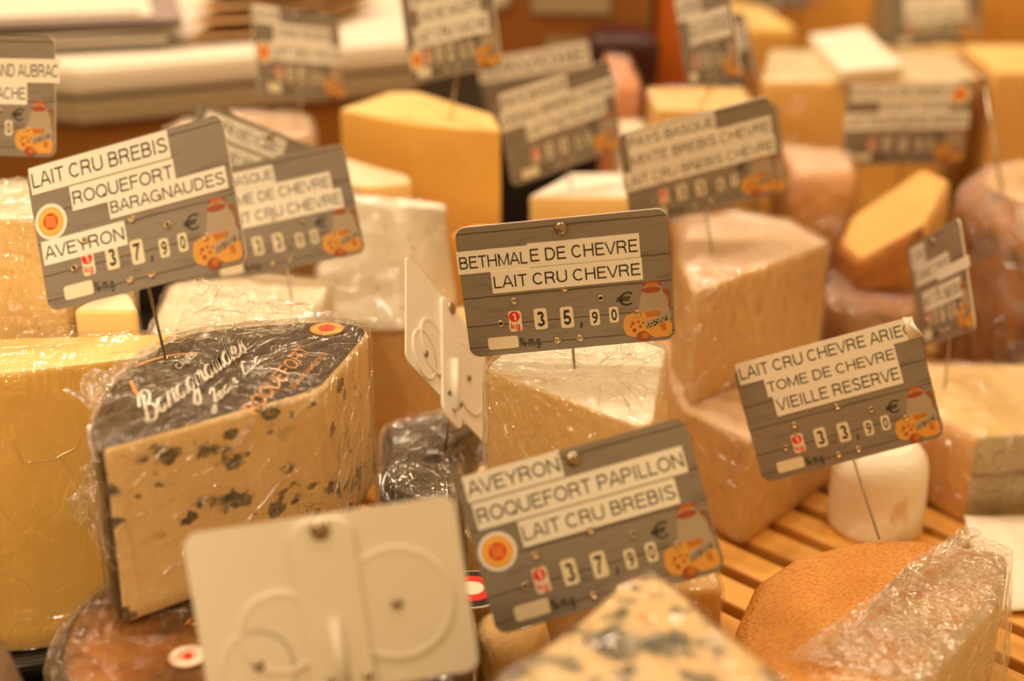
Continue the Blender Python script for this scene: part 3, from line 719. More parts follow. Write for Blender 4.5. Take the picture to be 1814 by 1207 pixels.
# ------------------------------------------------------------------ the setting
boxmesh('floor', (-3, -1.2, -0.95), (3, 4.2, -0.9), M['brownwood'], kind='structure')
boxmesh('wall_back', (-3, 3.6, -0.9), (3, 3.7, 2.4), M['cream_wall'], kind='structure')
counter = empty('display_counter', (0, 1.0, -.9), 'long dark cheese counter body under the trays and wooden slats', 'counter')
o = boxmesh('counter_body', (-1.6, -.75, 0), (1.6, 1.7, .868), M['dark'], counter)
rack = empty('slatted_rack', (.33, .75, -.03), 'pale wooden slatted rack lying on the counter under the cheeses', 'rack')
dirv = Vector((1, -1, 0)).normalized(); per = Vector((1, 1, 0)).normalized()
for k in range(-14, 22):
    c = Vector((.17, .772, 0)) + per * (.0325 * k)
    # clip each slat to the rack's rectangle
    x0, x1, y0, y1 = -.130, .95, .36, 1.25; lo, hi = -2.0, 2.0
    for q, dd, a, b in ((c.x, dirv.x, x0, x1), (c.y, dirv.y, y0, y1)):
        t0, t1 = (a - q) / dd, (b - q) / dd; lo = max(lo, min(t0, t1)); hi = min(hi, max(t0, t1))
    if hi - lo < .05: continue
    p = c + dirv * (lo + hi) / 2; L = hi - lo
    s = boxmesh('slat', (-L / 2, -.0113, -.006), (L / 2, .0113, .006), M['slat'], rack, .0018)
    s.location = (p.x - .33, p.y - .75, .024); s.rotation_euler = (0, 0, -math.pi / 4)
for yy in (.42, .8, 1.18): boxmesh('rack_rail', (-.452, yy - .765, .0), (.61, yy - .735, .0178), M['slat'], rack)
tray = empty('black_tray', (-.32, .73, -.0315), 'black plastic tray with a shiny rim under the yellow block', 'tray')
slab('tray_floor', [(x + .32, y - .73) for x, y in ((-.50, .580), (-.155, .674), (-.155, .90), (-.50, .90))], 0, .031, M['black'], tray)
tube_mesh('tray_rim', [(-.50 + .32, .576 - .73, .034), (-.168 + .32, .664 - .73, .034), (-.150 + .32, .680 - .73, .034), (-.150 + .32, .90 - .73, .034)], .006, M['black'], tray, 10)

# ------------------------------------------------------------------ cheeses in the foreground
# Roquefort half wedge on the left with its printed foil
ZT = .178
outl = PX(ZT, (176, 800), (158, 765), (172, 722), (196, 682), (240, 638), (290, 606), (345, 587), (430, 577), (520, 571), (600, 569), (648, 578), (652, 592), (572, 690))
tg = ['rind'] * 10 + ['side', 'side', 'paste']
tg[11] = 'side'
bw = cheese('blue_cheese_wedge', 'big blue veined wedge in printed dark foil under the BARAGNAUDES tag', 'cheese', outl, tg, ZT, .0905,
            {'paste': ('cut_face', 'blue'), 'side': ('cut_side', 'blue'), 'rind': ('foil_rind', 'foil'), 'top': ('foil_top', 'foil')},
            film_mat='film_streak', r=.006, rt=.003, amp=.0007, film_amp=.0016, folds=420, gather=6)
# printing on the foil top
def plane_xy(p0, p1, up):
    """frame on the wedge top: origin p0, x towards p1, y towards the pixel up"""
    o = on(*p0, ZT + .0014); e = on(*p1, ZT + .0014) - o; u = on(*up, ZT + .0014) - o
    return o, e, u
def foil_text(name, s, p0, p1, up, m, bold=.13):
    o, e, u = plane_xy(p0, p1, up); V, F, a = text_mesh(s, bold)
    return link(name, [o + e * v[0] + u * v[1] + Vector((0, 0, v[2])) - bw.location for v in V], F, M[m], bw)
LET = dict(
    B=(1.55, [[(.35, -.05), (.55, 1), (.75, 2.0)], [(.05, 1.3), (.35, 2.0), (1.0, 2.2), (1.4, 1.8), (1.1, 1.25), (.7, 1.1), (1.3, .95), (1.4, .4), (1.0, -.05), (.4, 0), (.1, .35)]]),
    a=(1.2, [[(.9, .8), (.5, 1.0), (.1, .6), (.2, .1), (.55, .05), (.85, .5), (.95, .95), (.85, .3), (1.0, .03), (1.25, .25)]]),
    r=(1.0, [[(0, .25), (.25, .9), (.35, 1.12), (.45, .85), (.75, .85), (.65, .3), (.8, .03), (1.05, .25)]]),
    g=(1.15, [[(.9, .8), (.5, 1), (.1, .6), (.2, .1), (.55, .05), (.85, .5), (.9, .95), (.75, -.6), (.4, -1.1), (.05, -.8), (.5, -.2), (1.2, .25)]]),
    n=(1.05, [[(0, .25), (.2, .98), (.15, .05), (.3, .6), (.6, 1), (.75, .8), (.7, .2), (.85, .03), (1.05, .25)]]),
    u=(1.05, [[(0, .25), (.15, .95), (.12, .25), (.35, .03), (.65, .35), (.78, .95), (.72, .25), (.85, .03), (1.05, .25)]]),
    d=(1.2, [[(.85, .8), (.5, 1), (.1, .6), (.2, .1), (.5, .05), (.8, .5), (1.1, 2.0), (.88, .5), (.95, .05), (1.25, .25)]]),
    e=(.95, [[(0, .25), (.45, .5), (.6, .85), (.35, 1), (.1, .6), (.2, .1), (.5, .02), (.95, .25)]]),
    s=(.8, [[(0, .25), (.35, .85), (.45, 1.1), (.5, .6), (.55, .2), (.3, .0), (.1, .15)]]),
    J=(1.1, [[(.2, 1.7), (.6, 2.1), (.9, 1.9), (.7, .5), (.5, -.8), (.1, -.9), (.1, -.4), (1.1, .25)]]),
    L=(1.2, [[(.95, 1.8), (.6, 2.1), (.45, 1.2), (.35, .2), (.1, .05), (.5, .12), (1.25, .1)]]),
    c=(.9, [[(.75, .8), (.5, 1), (.1, .6), (.25, .05), (.9, .25)]]), **{' ': (.7, [])})
def catmull(P, k=5):
    Q = []; P = [Vector(p) for p in P]
    for i in range(len(P) - 1):
        p0, p1, p2, p3 = P[max(i - 1, 0)], P[i], P[i + 1], P[min(i + 2, len(P) - 1)]
        for j in range(k):
            t = j / k; Q.append(.5 * ((2 * p1) + (p2 - p0) * t + (2 * p0 - 5 * p1 + 4 * p2 - p3) * t * t + (3 * p1 - p0 - 3 * p2 + p3) * t ** 3))
    return Q + [P[-1]]
def script(name, word, p0, p1, up, m, width):
    o, e, u = plane_xy(p0, p1, up); tot = sum(LET[ch][0] for ch in word); V = []; F = []; x = 0
    for ch in word:
        adv, strokes = LET[ch]
        for st in strokes:
            Q = catmull(st); W = [o + e * ((x + q.x + .25 * q.y) / tot) + u * (q.y / 2.0) - bw.location for q in Q]
            b0 = len(V)
            for i, p in enumerate(W):
                t = (W[min(i + 1, len(W) - 1)] - W[max(i - 1, 0)]).normalized(); nn = Vector((-t.y, t.x, 0)) * width
                V += [p + nn, p - nn]
            for i in range(len(W) - 1): F.append((b0 + 2 * i, b0 + 2 * i + 1, b0 + 2 * i + 3, b0 + 2 * i + 2))
        x += adv
    return link(name, V, F, M[m], bw)
script('script_lettering', 'Baragnaudes', (258, 752), (440, 620), (232, 712), 'white_script', .0007)
script('signature_lettering', 'Jean Luc', (374, 722), (462, 640), (362, 702), 'white_script', .00045)
foil_text('orange_lettering', 'ROQUEFORT', (452, 735), (552, 622), (428, 722), 'orange_print', .13)
foil_text('small_orange_lettering', 'BARAGNAUDES', (520, 690), (580, 628), (513, 684), 'orange_print', .13)
foil_text('small_white_lettering', 'CAVES', (318, 655), (350, 628), (308, 648), 'white_script')
def arc_strip(name, pts, wd, m):
    Q = catmull([on(x, y, ZT + .0014) for x, y in pts], 6); V = []; F = []
    for i, p in enumerate(Q):
        t = (Q[min(i + 1, len(Q) - 1)] - Q[max(i - 1, 0)]).normalized(); nn = Vector((-t.y, t.x, 0)) * wd; V += [p + nn - bw.location, p - nn - bw.location]
    for i in range(len(Q) - 1): F.append((2 * i, 2 * i + 1, 2 * i + 3, 2 * i + 2))
    return link(name, V, F, M[m], bw)
arc_strip('printed_arc', [(238, 650), (262, 640), (300, 630), (350, 625)], .0009, 'orange_print')
arc_strip('printed_arc', [(250, 706), (238, 690), (232, 674)], .0009, 'orange_print')
def flat_seal(px, py, z, r, parent, cols=('orange', 'yellow', 'red')):
    c = on(px, py, z) - parent.location
    for k, (m, f) in enumerate(zip(cols, (1.0, .82, .52))):
        disc('printed_seal' if k == 0 else 'seal_ring', c.x, c.y, r * f, c.z, c.z + .0003 + .00015 * k, M[m], parent, 32)
flat_seal(579, 583, ZT + .0012, .0088, bw)
sheet('film_flap', [at(300, 612, .66), at(650, 578, .70), at(500, 528, .735), at(352, 492, .735)], 46, 24, .003, 60, M['film'], bw, 2.0, folds=120)
sheet('crumpled_film', [at(205, 650, .63), at(228, 760, .60), at(190, 1010, .60), at(118, 905, .62)], 26, 40, .006, 60, M['film_heavy'], bw, 5.0, folds=120)
sheet('crumpled_film', [at(280, 605, .655), at(190, 735, .595), at(118, 700, .62), at(196, 640, .66)], 26, 30, .006, 70, M['film_heavy'], bw, 8.0, folds=120)

# the wheel under it
cw = cheese('round_blue_cheese', 'dark foil wrapped blue cheese wheel lying under the big veined wedge', 'cheese',
            circle(-.113, .553, .095, 32), ['rind'] * 32, .0868, 0.0, {'rind': ('foil_rind', 'foil'), 'top': ('foil_top', 'copper')}, film_mat='film_streak', r=.003, rt=.012, amp=.0012, film_amp=.002, folds=220)
flat_seal(333, 1163, .0892, .0085, cw, ('pink', 'tape', 'pink'))
flat_seal(333, 1163, .0899, .002, cw, ('red', 'red', 'red'))
arc_strip2 = [on(x, y, .0890) for x, y in ((330, 1106), (340, 1096), (356, 1092), (352, 1104), (338, 1106))]
Vv = []; Ff = []
for i, p in enumerate(catmull(arc_strip2, 5)):
    Vv += [p - cw.location + Vector((.0006, .0006, 0)), p - cw.location - Vector((.0006, .0006, 0))]
for i in range(len(Vv) // 2 - 1): Ff.append((2 * i, 2 * i + 1, 2 * i + 3, 2 * i + 2))
link('printed_curl', Vv, Ff, M['orange_print'], cw)

# small round goat cheese with a round printed label between the white tag back and the PAPILLON tag
sg = cheese('small_goat_cheese', 'small crumbly cheese with a red and black round label beside the white tag back', 'cheese',
            circle(.0, .578, .018, 18), ['rind'] * 18, .075, .0, {'rind': ('rind', 'tanrind'), 'top': ('top_rind', 'whiterind')}, r=.002, rt=.012, amp=.002, freq=90)
c = on(836, 1045, .0765) - sg.location
for k, (m, r) in enumerate((('tape', .017), ('ink', .0163), ('red', .0115), ('tape', .006))): disc('round_label' if k == 0 else 'label_ring', c.x, c.y, r, c.z, c.z + .0004 + .0002 * k, M[m], sg, 30)

# blue wedge in the foreground, tip away from the lens
F1T = [on(846, 1215, .15), on(1110, 1012, .15), on(1150, 1003, .15), on(1185, 1012, .15), on(1425, 1215, .15), Vector((.085, .395, 0)), Vector((.035, .385, 0)), Vector((-.01, .40, 0))]
cheese('blue_cheese_wedge', 'blurred blue veined wedge tip in front of the PAPILLON tag', 'cheese', F1T, ['foil', 'paste', 'paste', 'paste', 'foil', 'foil', 'foil', 'foil'], .15, .0,
       {'paste': ('cut_side', 'blue2'), 'top': ('cut_face', 'blue2'), 'foil': ('foil_rind', 'foil')}, film_mat='film_faint', r=.008, rt=.010, amp=.0008)

# brown rind corner at the bottom left
cheese('round_cheese', 'out of focus brown rind at the near corner of the counter', 'cheese', circle(-.255, .465, .060, 24), ['rind'] * 24, .128, 0, {'rind': ('rind', 'darkrind'), 'top': ('top_rind', 'darkrind')}, r=.002, rt=.03, amp=.002)

# orange goat tomme, front right
tm = cheese('cheese_half_wheel', 'orange rind half wheel with basket pattern under the ARIEG tag', 'cheese',
            [Vector(p + (0,)) for p in ((.1105, .490), (.103, .545), (.108, .588), (.124, .628), (.152, .656), (.188, .670), (.220, .671), (.2625, .6565), (.2597, .645), (.2358, .600), (.1852, .5388), (.142, .482))],
            ['rind'] * 7 + ['paste'] * 4 + ['rind'], .066, .0, {'paste': ('cut_face', 'greypaste'), 'rind': ('rind', 'weave'), 'top': ('top_rind', 'weave')}, r=.006, rt=.010, amp=.0006, domeh=.004)
# film over its cut half only
fa, fm, fb = Vector((.186, .535, .0675)), Vector((.2395, .5985, .0685)), Vector((.2650, .655, .0675)); fo = Vector((.006, -.004, 0))
fd, fc = on(1390, 1165, .0745), on(1705, 942, .0745); fe = on(1560, 1045, .0760)
sheet('cling_film', [fa, fm, fe, fd], 46, 30, .0013, 90, M['film_heavy'], tm, 1.0, folds=360)
sheet('cling_film', [fm, fb, fc, fe], 40, 30, .0013, 90, M['film_heavy'], tm, 2.0, folds=300)
sheet('film_skirt', [fa, fm, fm.xy.to_3d() + fo + Vector((0, 0, .004)), fa.xy.to_3d() + fo + Vector((0, 0, .004))], 40, 24, .0010, 70, M['film_lines'], tm, 4.0, folds=90)
sheet('film_skirt', [fm, fb, fb.xy.to_3d() + fo + Vector((0, 0, .004)), fm.xy.to_3d() + fo + Vector((0, 0, .004))], 40, 24, .0010, 70, M['film_lines'], tm, 6.0, folds=90)
sheet('film_gather', [on(1500, 1120, .0765), on(1740, 945, .0765), on(1715, 932, .0775), on(1600, 1005, .0775)], 50, 14, .003, 140, M['film_heavy'], tm, 9.0, folds=200)

# ------------------------------------------------------------------ the middle row
cheese('goat_cheese_wedge', 'white topped cheese wedge in film under the BETHMALE tag', 'cheese', PX(.167, (858, 654), (1132, 757), (1156, 750), (1181, 618), (1120, 596), (905, 612)),
       ['paste', 'paste', 'paste', 'rind', 'rind', 'rind'], .167, .0765, {'paste': ('cut_face', 'goat'), 'rind': ('rind', 'tanrind'), 'top': ('top_rind', 'whiterind')}, film_mat='film_heavy', r=.005, rt=.002, amp=.0007, film_amp=.0015, folds=300, gather=5)
cheese('cheese_block', 'amber block carrying the white topped wedge behind the PAPILLON tag', 'cheese', [Vector(p + (0,)) for p in ((-.024, .655), (.03, .597), (.1035, .600), (.100, .70), (.085, .745), (-.02, .735))],
       ['paste', 'paste', 'paste', 'rind', 'rind', 'rind'], .076, 0, {'paste': ('cut_face', 'deep'), 'rind': ('rind', 'tanrind'), 'top': ('top_rind', 'tanrind')}, film_mat='film', r=.005, rt=.003)
cheese('foil_wrapped_cheese', 'flat dark cheese in crinkled foil and film behind the veined wedge', 'cheese', [Vector(p + (0,)) for p in ((-.072, .688), (-.050, .664), (-.031, .668), (-.030, .74), (-.012, .765), (-.045, .79), (-.078, .77))],
       ['rind'] * 7, .087, 0, {'rind': ('foil_rind', 'foil'), 'top': ('foil_top', 'foil')}, film_mat='film_lines', r=.010, rt=.012, amp=.002, film_amp=.0025, film_grow=.002, folds=300)
cheese('cheese_block', 'tall yellow block in loose film left of the veined wedge', 'cheese', [Vector(p + (0,)) for p in ((-.42, .628), (-.258, .660), (-.165, .690), (-.160, .716), (-.42, .700))],
       ['paste', 'paste', 'rind', 'rind', 'rind'], .165, 0, {'paste': ('cut_face', 'amber'), 'rind': ('rind', 'butter'), 'top': ('top_face', 'butter')}, film_mat='film_soft', r=.004, rt=.003, film_amp=.002, folds=90)
cheese('cheese_block', 'yellow block standing behind the tall block at the counter end', 'cheese', [Vector(p + (0,)) for p in ((-.46, .722), (-.243, .728), (-.225, .80), (-.46, .815))],
       ['paste', 'rind', 'rind', 'rind'], .226, 0, {'paste': ('cut_face', 'butter'), 'rind': ('rind', 'butter'), 'top': ('top_face', 'ivory')}, film_mat='film_heavy', r=.004, rt=.003, film_amp=.002, folds=160)
cheese('cheese_wedge', 'pale yellow wedge lying behind the pin of the BARAGNAUDES tag', 'cheese', [Vector(p + (0,)) for p in ((-.239, .722), (-.203, .722), (-.213, .748), (-.228, .760))],
       ['paste', 'paste', 'paste', 'rind'], .176, 0, {'paste': ('cut_face', 'butter'), 'rind': ('rind', 'tanrind'), 'top': ('top_face', 'ivory')}, r=.004, rt=.003)
cheese('cheese_wedge', 'pale cream wedge in glossy film under the half hidden CHEVRE tag', 'cheese', PX(.15, (258, 595), (296, 500), (470, 482), (590, 495), (560, 560), (480, 610)),
       ['paste'] * 6, .15, 0, {'paste': ('cut_face', 'ivory'), 'top': ('top_face', 'ivory')}, film_mat='film', r=.006, rt=.006, folds=90)
# leaning pale wedge with small holes
lt = [on(575, 352, .178), on(787, 371, .178), on(796, 362, .178), on(600, 344, .178)]
lb = [at(540, 527, .875), at(720, 563, .875), on(815, 538, .1025), on(610, 500, .1025)]
cheese('cheese_wedge', 'pale wedge with tiny holes leaning behind the white tag seen edge on', 'cheese', lt, ['paste', 'rind', 'rind', 'paste'], .178, .1025,
       {'paste': ('cut_face', 'pale'), 'rind': ('rind', 'pinkrind'), 'top': ('top_face', 'pale')}, bot=lb, film_mat='film', r=.006, rt=.004, folds=120)
cheese('cheese_block', 'peach coloured block under the leaning holed wedge', 'cheese', PX(.1015, (560, 590), (655, 583), (850, 590), (870, 548), (640, 532), (560, 548)),
       ['paste'] * 6, .1015, 0, {'paste': ('cut_face', 'tan'), 'top': ('top_face', 'goat')}, film_mat='film', r=.005, rt=.004)
# goat tomme right of the BETHMALE wedge, on a second one
cheese('goat_cheese_wedge', 'tan cut wedge in film under the MIXTE BREBIS tag', 'cheese', PX(.15, (1198, 450), (1232, 520), (1470, 430), (1400, 392), (1300, 372), (1215, 400)),
       ['rind', 'paste', 'paste', 'rind', 'rind', 'rind'], .15, .0735, {'paste': ('cut_face', 'tan2'), 'rind': ('rind', 'tanrind'), 'top': ('top_rind', 'pinkrind')}, film_mat='film_heavy', r=.006, rt=.004, film_amp=.0015, folds=200)
cheese('goat_cheese_wedge', 'lower tan wedge standing on the bare slats behind the ARIEG tag', 'cheese', [Vector(p + (0,)) for p in ((.143, .772), (.242, .888), (.20, .955), (.10, .94), (.108, .820))],
       ['paste', 'rind', 'rind', 'rind', 'rind'], .0725, 0, {'paste': ('cut_face', 'tan'), 'rind': ('rind', 'tanrind'), 'top': ('top_rind', 'tanrind')}, film_mat='film_heavy', r=.005, rt=.004, folds=160)
# right edge
cheese('soft_cheese', 'small white soft cheese behind the orange half wheel', 'cheese', circle(.232, .800, .030, 20), ['rind'] * 20, .060, 0, {'rind': ('rind', 'whiterind'), 'top': ('top_rind', 'whiterind')}, r=.002, rt=.018, amp=.0008, domeh=.003)
cheese('ash_line_cheese', 'film wrapped cheese with a dark line through its grey cut face', 'cheese', [Vector(p + (0,)) for p in ((.288, .800), (.44, .822), (.44, .925), (.272, .925), (.262, .88), (.270, .835))],
       ['paste', 'rind', 'rind', 'rind', 'rind', 'rind'], .060, 0, {'paste': ('cut_face', 'morbier'), 'rind': ('rind', 'washed'), 'top': ('top_rind', 'butter')}, film_mat='film_heavy', r=.008, rt=.008, film_amp=.002, folds=150)
pp = empty('folded_paper', (.36, .72, 0), 'sheet of white paper lying under the ash line cheese', 'paper')
sheet('paper_sheet', [(.272, .693, .004), (.45, .70, .006), (.45, .80, .012), (.285, .79, .010)], 30, 20, .003, 14, M['paper'], pp, 1, thick=.0006)
cheese('cheese_wedge', 'brown mottled rind wedge left of the dark slanted tag', 'cheese', PX(.086, (1478, 478), (1515, 515), (1625, 521), (1668, 480), (1620, 445), (1500, 450)),
       ['rind', 'rind', 'paste', 'rind', 'rind', 'rind'], .118, .0865, {'paste': ('cut_face', 'tan'), 'rind': ('rind', 'brownrind'), 'top': ('top_face', 'tan')}, r=.006, rt=.006, amp=.001, slope=lambda p: (p.x - .27) * .7)
cheese('wrapped_cheese', 'reddish film wrapped piece under the mottled brown wedge', 'cheese', PX(.0855, (1455, 520), (1500, 545), (1630, 545), (1655, 490), (1600, 450), (1480, 470)),
       ['rind'] * 6, .0855, 0, {'rind': ('rind', 'brownrind'), 'top': ('top_rind', 'brownrind')}, film_mat='film_heavy', r=.01, rt=.01, film_amp=.002)
cheese('round_cheese', 'brown rind wheel in film behind the dark slanted tag', 'cheese', circle(.445, 1.05, .100, 28), ['rind'] * 28, .155, 0, {'rind': ('rind', 'brownrind'), 'top': ('top_rind', 'tanrind')}, film_mat='film_heavy', r=.002, rt=.03, amp=.0015, film_amp=.0025)

# ------------------------------------------------------------------ the back rows
cheese('cheese_block', 'large smooth amber block with a lighter top beside the paper stack', 'cheese', PX(.203, (600, 193), (729, 219), (888, 233), (876, 203), (742, 163), (690, 163)),
       ['paste', 'paste', 'rind', 'rind', 'rind', 'paste'], .203, 0, {'paste': ('cut_face', 'amber'), 'rind': ('rind', 'tanrind'), 'top': ('top_face', 'butter')}, r=.004, rt=.003)
cheese('cheese_wedge', 'pale wedge with a bright top left of the smooth amber block', 'cheese', [at(560, 300, .99), at(648, 344, .97), at(729, 309, .98), at(725, 296, 1.0), at(610, 232, 1.05), at(545, 250, 1.05)],
       ['paste', 'paste', 'paste', 'rind', 'rind', 'rind'], .175, 0, {'paste': ('cut_face', 'butter'), 'rind': ('rind', 'butter'), 'top': ('top_face', 'ivory')}, r=.004, rt=.003)
cheese('wrapped_cheese', 'pinkish film wrapped cheese in front of the ledge', 'cheese', [Vector(p + (0,)) for p in ((-.265, 1.07), (-.175, 1.05), (-.155, 1.10), (-.165, 1.16), (-.23, 1.17), (-.28, 1.12))],
       ['rind'] * 6, .185, 0, {'rind': ('rind', 'pinkrind'), 'top': ('top_rind', 'pinkrind')}, film_mat='film_heavy', r=.012, rt=.012, amp=.002, film_amp=.003)
cheese('cheese_block', 'orange yellow block behind the BETHMALE tag', 'cheese', [Vector(p + (0,)) for p in ((-.045, .985), (.03, .955), (.085, .965), (.085, 1.0), (-.03, 1.005))],
       ['paste'] * 5, .135, 0, {'paste': ('cut_face', 'amber'), 'top': ('top_face', 'butter')}, r=.004, rt=.003)
cheese('cheese_wedge', 'bright cream wedge below the blurred PASTEURISE tag', 'cheese', [at(935, 335, 1.03), at(1115, 345, 1.03), at(1108, 300, 1.10), at(1010, 295, 1.10)],
       ['paste', 'paste', 'rind', 'rind'], .150, 0, {'paste': ('cut_face', 'butter'), 'rind': ('rind', 'tanrind'), 'top': ('top_face', 'pale')}, r=.004, rt=.003)
cheese('cheese_block', 'amber block holding the steeply turned tag', 'cheese', [Vector(p + (0,)) for p in ((.115, 1.125), (.198, 1.125), (.198, 1.21), (.115, 1.21))],
       ['paste'] * 4, .195, 0, {'paste': ('cut_face', 'amber'), 'top': ('top_face', 'butter')}, film_mat='film', r=.004, rt=.003)
cheese('cheese_block', 'low pale orange cheese behind the MIXTE BREBIS tag', 'cheese', [Vector(p + (0,)) for p in ((.125, 1.00), (.21, 1.0), (.225, 1.08), (.125, 1.1))],
       ['rind'] * 4, .118, 0, {'rind': ('rind', 'washed'), 'top': ('top_rind', 'tanrind')}, film_mat='film_heavy', r=.008, rt=.008, film_amp=.002, folds=150)
cheese('cheese_wedge', 'big golden wedge behind the tag with the red corner seal', 'cheese', [at(1345, 152, 1.30), at(1700, 140, 1.30), at(1742, 132, 1.32), at(1690, 105, 1.44), at(1360, 105, 1.46)],
       ['paste', 'rind', 'rind', 'rind', 'paste'], .182, 0, {'paste': ('cut_face', 'amber'), 'rind': ('rind', 'tanrind'), 'top': ('top_face', 'ivory')},
       bot=[Vector(p + (0,)) for p in ((.235, 1.27), (.36, 1.27), (.385, 1.30), (.40, 1.42), (.25, 1.45))], film_mat='film_soft', r=.008, rt=.005)
cheese('wrapped_cheese', 'film wrapped cheese with white paper scraps between two tags', 'cheese', [Vector(p + (0,)) for p in ((.222, 1.10), (.275, 1.10), (.29, 1.17), (.225, 1.2))],
       ['rind'] * 4, .150, 0, {'rind': ('rind', 'washed'), 'top': ('top_rind', 'pinkrind')}, film_mat='film_heavy', r=.008, rt=.01, film_amp=.002)
cheese('cheese_slice', 'cream slice lying on top of the big golden wedge', 'cheese', [on(1432, 66, .192), on(1530, 52, .192), on(1600, 122, .192), on(1490, 132, .192)], ['paste'] * 4, .195, .1825, {'paste': ('cut_side', 'ivory'), 'top': ('top_face', 'pale')}, r=.003, rt=.002)
cheese('cheese_block', 'beige block at the far right end of the counter', 'cheese', [Vector(p + (0,)) for p in ((.452, 1.33), (.75, 1.30), (.75, 1.46), (.46, 1.47))], ['paste'] * 4, .185, 0, {'paste': ('cut_face', 'tan'), 'top': ('top_face', 'butter')}, r=.006, rt=.006)
for k, (x0, x1, y0, y1, h, mt, lb) in enumerate(((.20, .30, 1.50, 1.66, .195, 'amber', 'blurred amber block behind the pair of turned tags'), (.31, .43, 1.70, 1.85, .31, 'amber', 'tall amber block behind the cut off tag at the top'),
        (.17, .29, 1.75, 1.9, .33, 'butter', 'tall yellow block furthest back by the orange wrapper'), (.46, .62, 1.60, 1.75, .28, 'deep', 'dark amber block behind the upper right tag'), (.36, .50, 1.51, 1.58, .165, 'amber', 'low amber block under the upper right tag'),
        (.60, .86, 1.92, 2.05, .21, 'amber', 'amber block behind the half cut tag at the counter end'), (.66, .95, 1.52, 1.64, .21, 'deep', 'dark golden block beside the half cut tag'))):
    cheese('cheese_block', lb, 'cheese', [Vector(p + (0,)) for p in ((x0, y0), (x1, y0 + .01), (x1 - .01, y1), (x0 + .01, y1))], ['paste'] * 4, h, -.03, {'paste': ('cut_face', mt), 'top': ('top_face', 'butter')}, r=.008, rt=.006)
cheese('wrapped_cheese', 'salmon orange wrapped cheese by the dark gap at the machine', 'cheese', [Vector(p + (0,)) for p in ((.078, 1.20), (.110, 1.20), (.110, 1.32), (.085, 1.34))], ['rind'] * 4, .200, 0, {'rind': ('wrapper_side', 'salmon'), 'top': ('wrapper_top', 'salmon')}, film_mat='film_heavy', r=.008, rt=.010, film_amp=.003)
cheese('wrapped_cheese', 'dark wine coloured wrapped piece beside the machine', 'cheese', [Vector(p + (0,)) for p in ((.075, 1.40), (.145, 1.40), (.145, 1.47), (.08, 1.47))], ['rind'] * 4, .205, -.03, {'rind': ('wrapper_side', 'wine'), 'top': ('wrapper_top', 'wine')}, r=.01, rt=.012, amp=.003)
cheese('wrapped_cheese', 'deep orange upright packet beside the machine', 'cheese', [Vector(p + (0,)) for p in ((.150, 1.50), (.150, 1.58), (.178, 1.58), (.185, 1.50))], ['rind'] * 4, .33, -.03, {'rind': ('wrapper_side', 'deeporange'), 'top': ('wrapper_top', 'deeporange')}, r=.006, rt=.006)
cheese('cheese_wedge', 'cream wedge in film between the two turned tags and the MIXTE tag', 'cheese', [Vector(p + (0,)) for p in ((.085, 1.10), (.110, 1.07), (.112, 1.19), (.088, 1.19))], ['paste'] * 4, .172, 0, {'paste': ('cut_face', 'ivory'), 'top': ('top_face', 'ivory')}, film_mat='film', r=.004, rt=.003)

# ------------------------------------------------------------------ ledge, papers and machine behind the counter
lg = empty('serving_ledge', (-.45, 1.5, .0), 'cream topped serving ledge with brown front behind the cheeses', 'ledge')
def poly_slab(name, P, z0, z1, m, parent, bev=.004):
    P = [Vector((p[0], p[1])) for p in P]
    A = sum(P[i].x * P[(i + 1) % len(P)].y - P[(i + 1) % len(P)].x * P[i].y for i in range(len(P)))
    if A < 0: P = P[::-1]
    o = slab(name, [(p.x - parent.location.x, p.y - parent.location.y) for p in P], z0 - parent.location.z, z1 - parent.location.z, M[m], parent)
    md = o.modifiers.new('bevel', 'BEVEL'); md.width = bev; md.segments = 3; md.limit_method = 'ANGLE'
    return o
LP = [(-.375, 1.215), (-.62, 1.33), (-.62, 2.0), (-.12, 2.0), (-.075, 1.44), (-.09, 1.352)]
def inset(P, d, c=(-.35, 1.65)): return [(p[0] + (c[0] - p[0]) * d, p[1] + (c[1] - p[1]) * d) for p in P]
poly_slab('ledge_top', LP, .182, .212, 'paper', lg, .010)
poly_slab('ledge_lip', inset(LP, .015), .158, .180, 'greylip', lg)
poly_slab('ledge_front', inset(LP, .05), .06, .157, 'brownwood', lg)
poly_slab('ledge_gap_shade', inset(LP, .09), -.03, .06, 'dark', lg)  # black gap under the ledge, its shade painted as a near black block
rnd = random.Random(7)
for k in range(9):
    a = rnd.uniform(-.14, .12); z = .2135 + k * .0034
    ps = boxmesh('wrapping_paper_sheet', (-.155, -.12, 0), (.155, .12, .0022), M['papershade'] if k % 2 == 1 else M['paper'], None)
    ps.location = (-.49 + rnd.uniform(-.02, .02), 1.375 + rnd.uniform(-.012, .012), z + .0011); ps.rotation_euler = (0, 0, .38 + a)
    tag(ps, 'sheet of wrapping paper in the uneven stack on the ledge', 'paper', 'wrapping paper sheets stacked on the ledge')
ps = boxmesh('wrapping_paper_sheet', (-.20, -.13, 0), (.20, .13, .0012), M['paper'])
ps.location = (-.565, 1.365, .2135 + 9 * .0034 + .0009); ps.rotation_euler = (0, 0, .30)
tag(ps, 'large white top sheet of the wrapping paper stack on the ledge', 'paper', 'wrapping paper sheets stacked on the ledge')
kp = empty('kraft_paper_stack', (-.22, 1.45, .2135), 'folded brown kraft paper beside the white sheets on the ledge', 'paper')
for k in range(4): sheet('kraft_fold', [(-.300 + k * .004, 1.300 + k * .012, .219 + k * .011), (-.195, 1.345 + k * .010, .219 + k * .011), (-.14, 1.52, .222 + k * .011), (-.28, 1.50, .224 + k * .011)], 16, 16, .003, 9, M['kraft'], kp, k, thick=.001)
mc = empty('weighing_scale', (.05, 1.55, -.03), 'brown weighing scale behind the amber blocks and the ledge', 'scale')
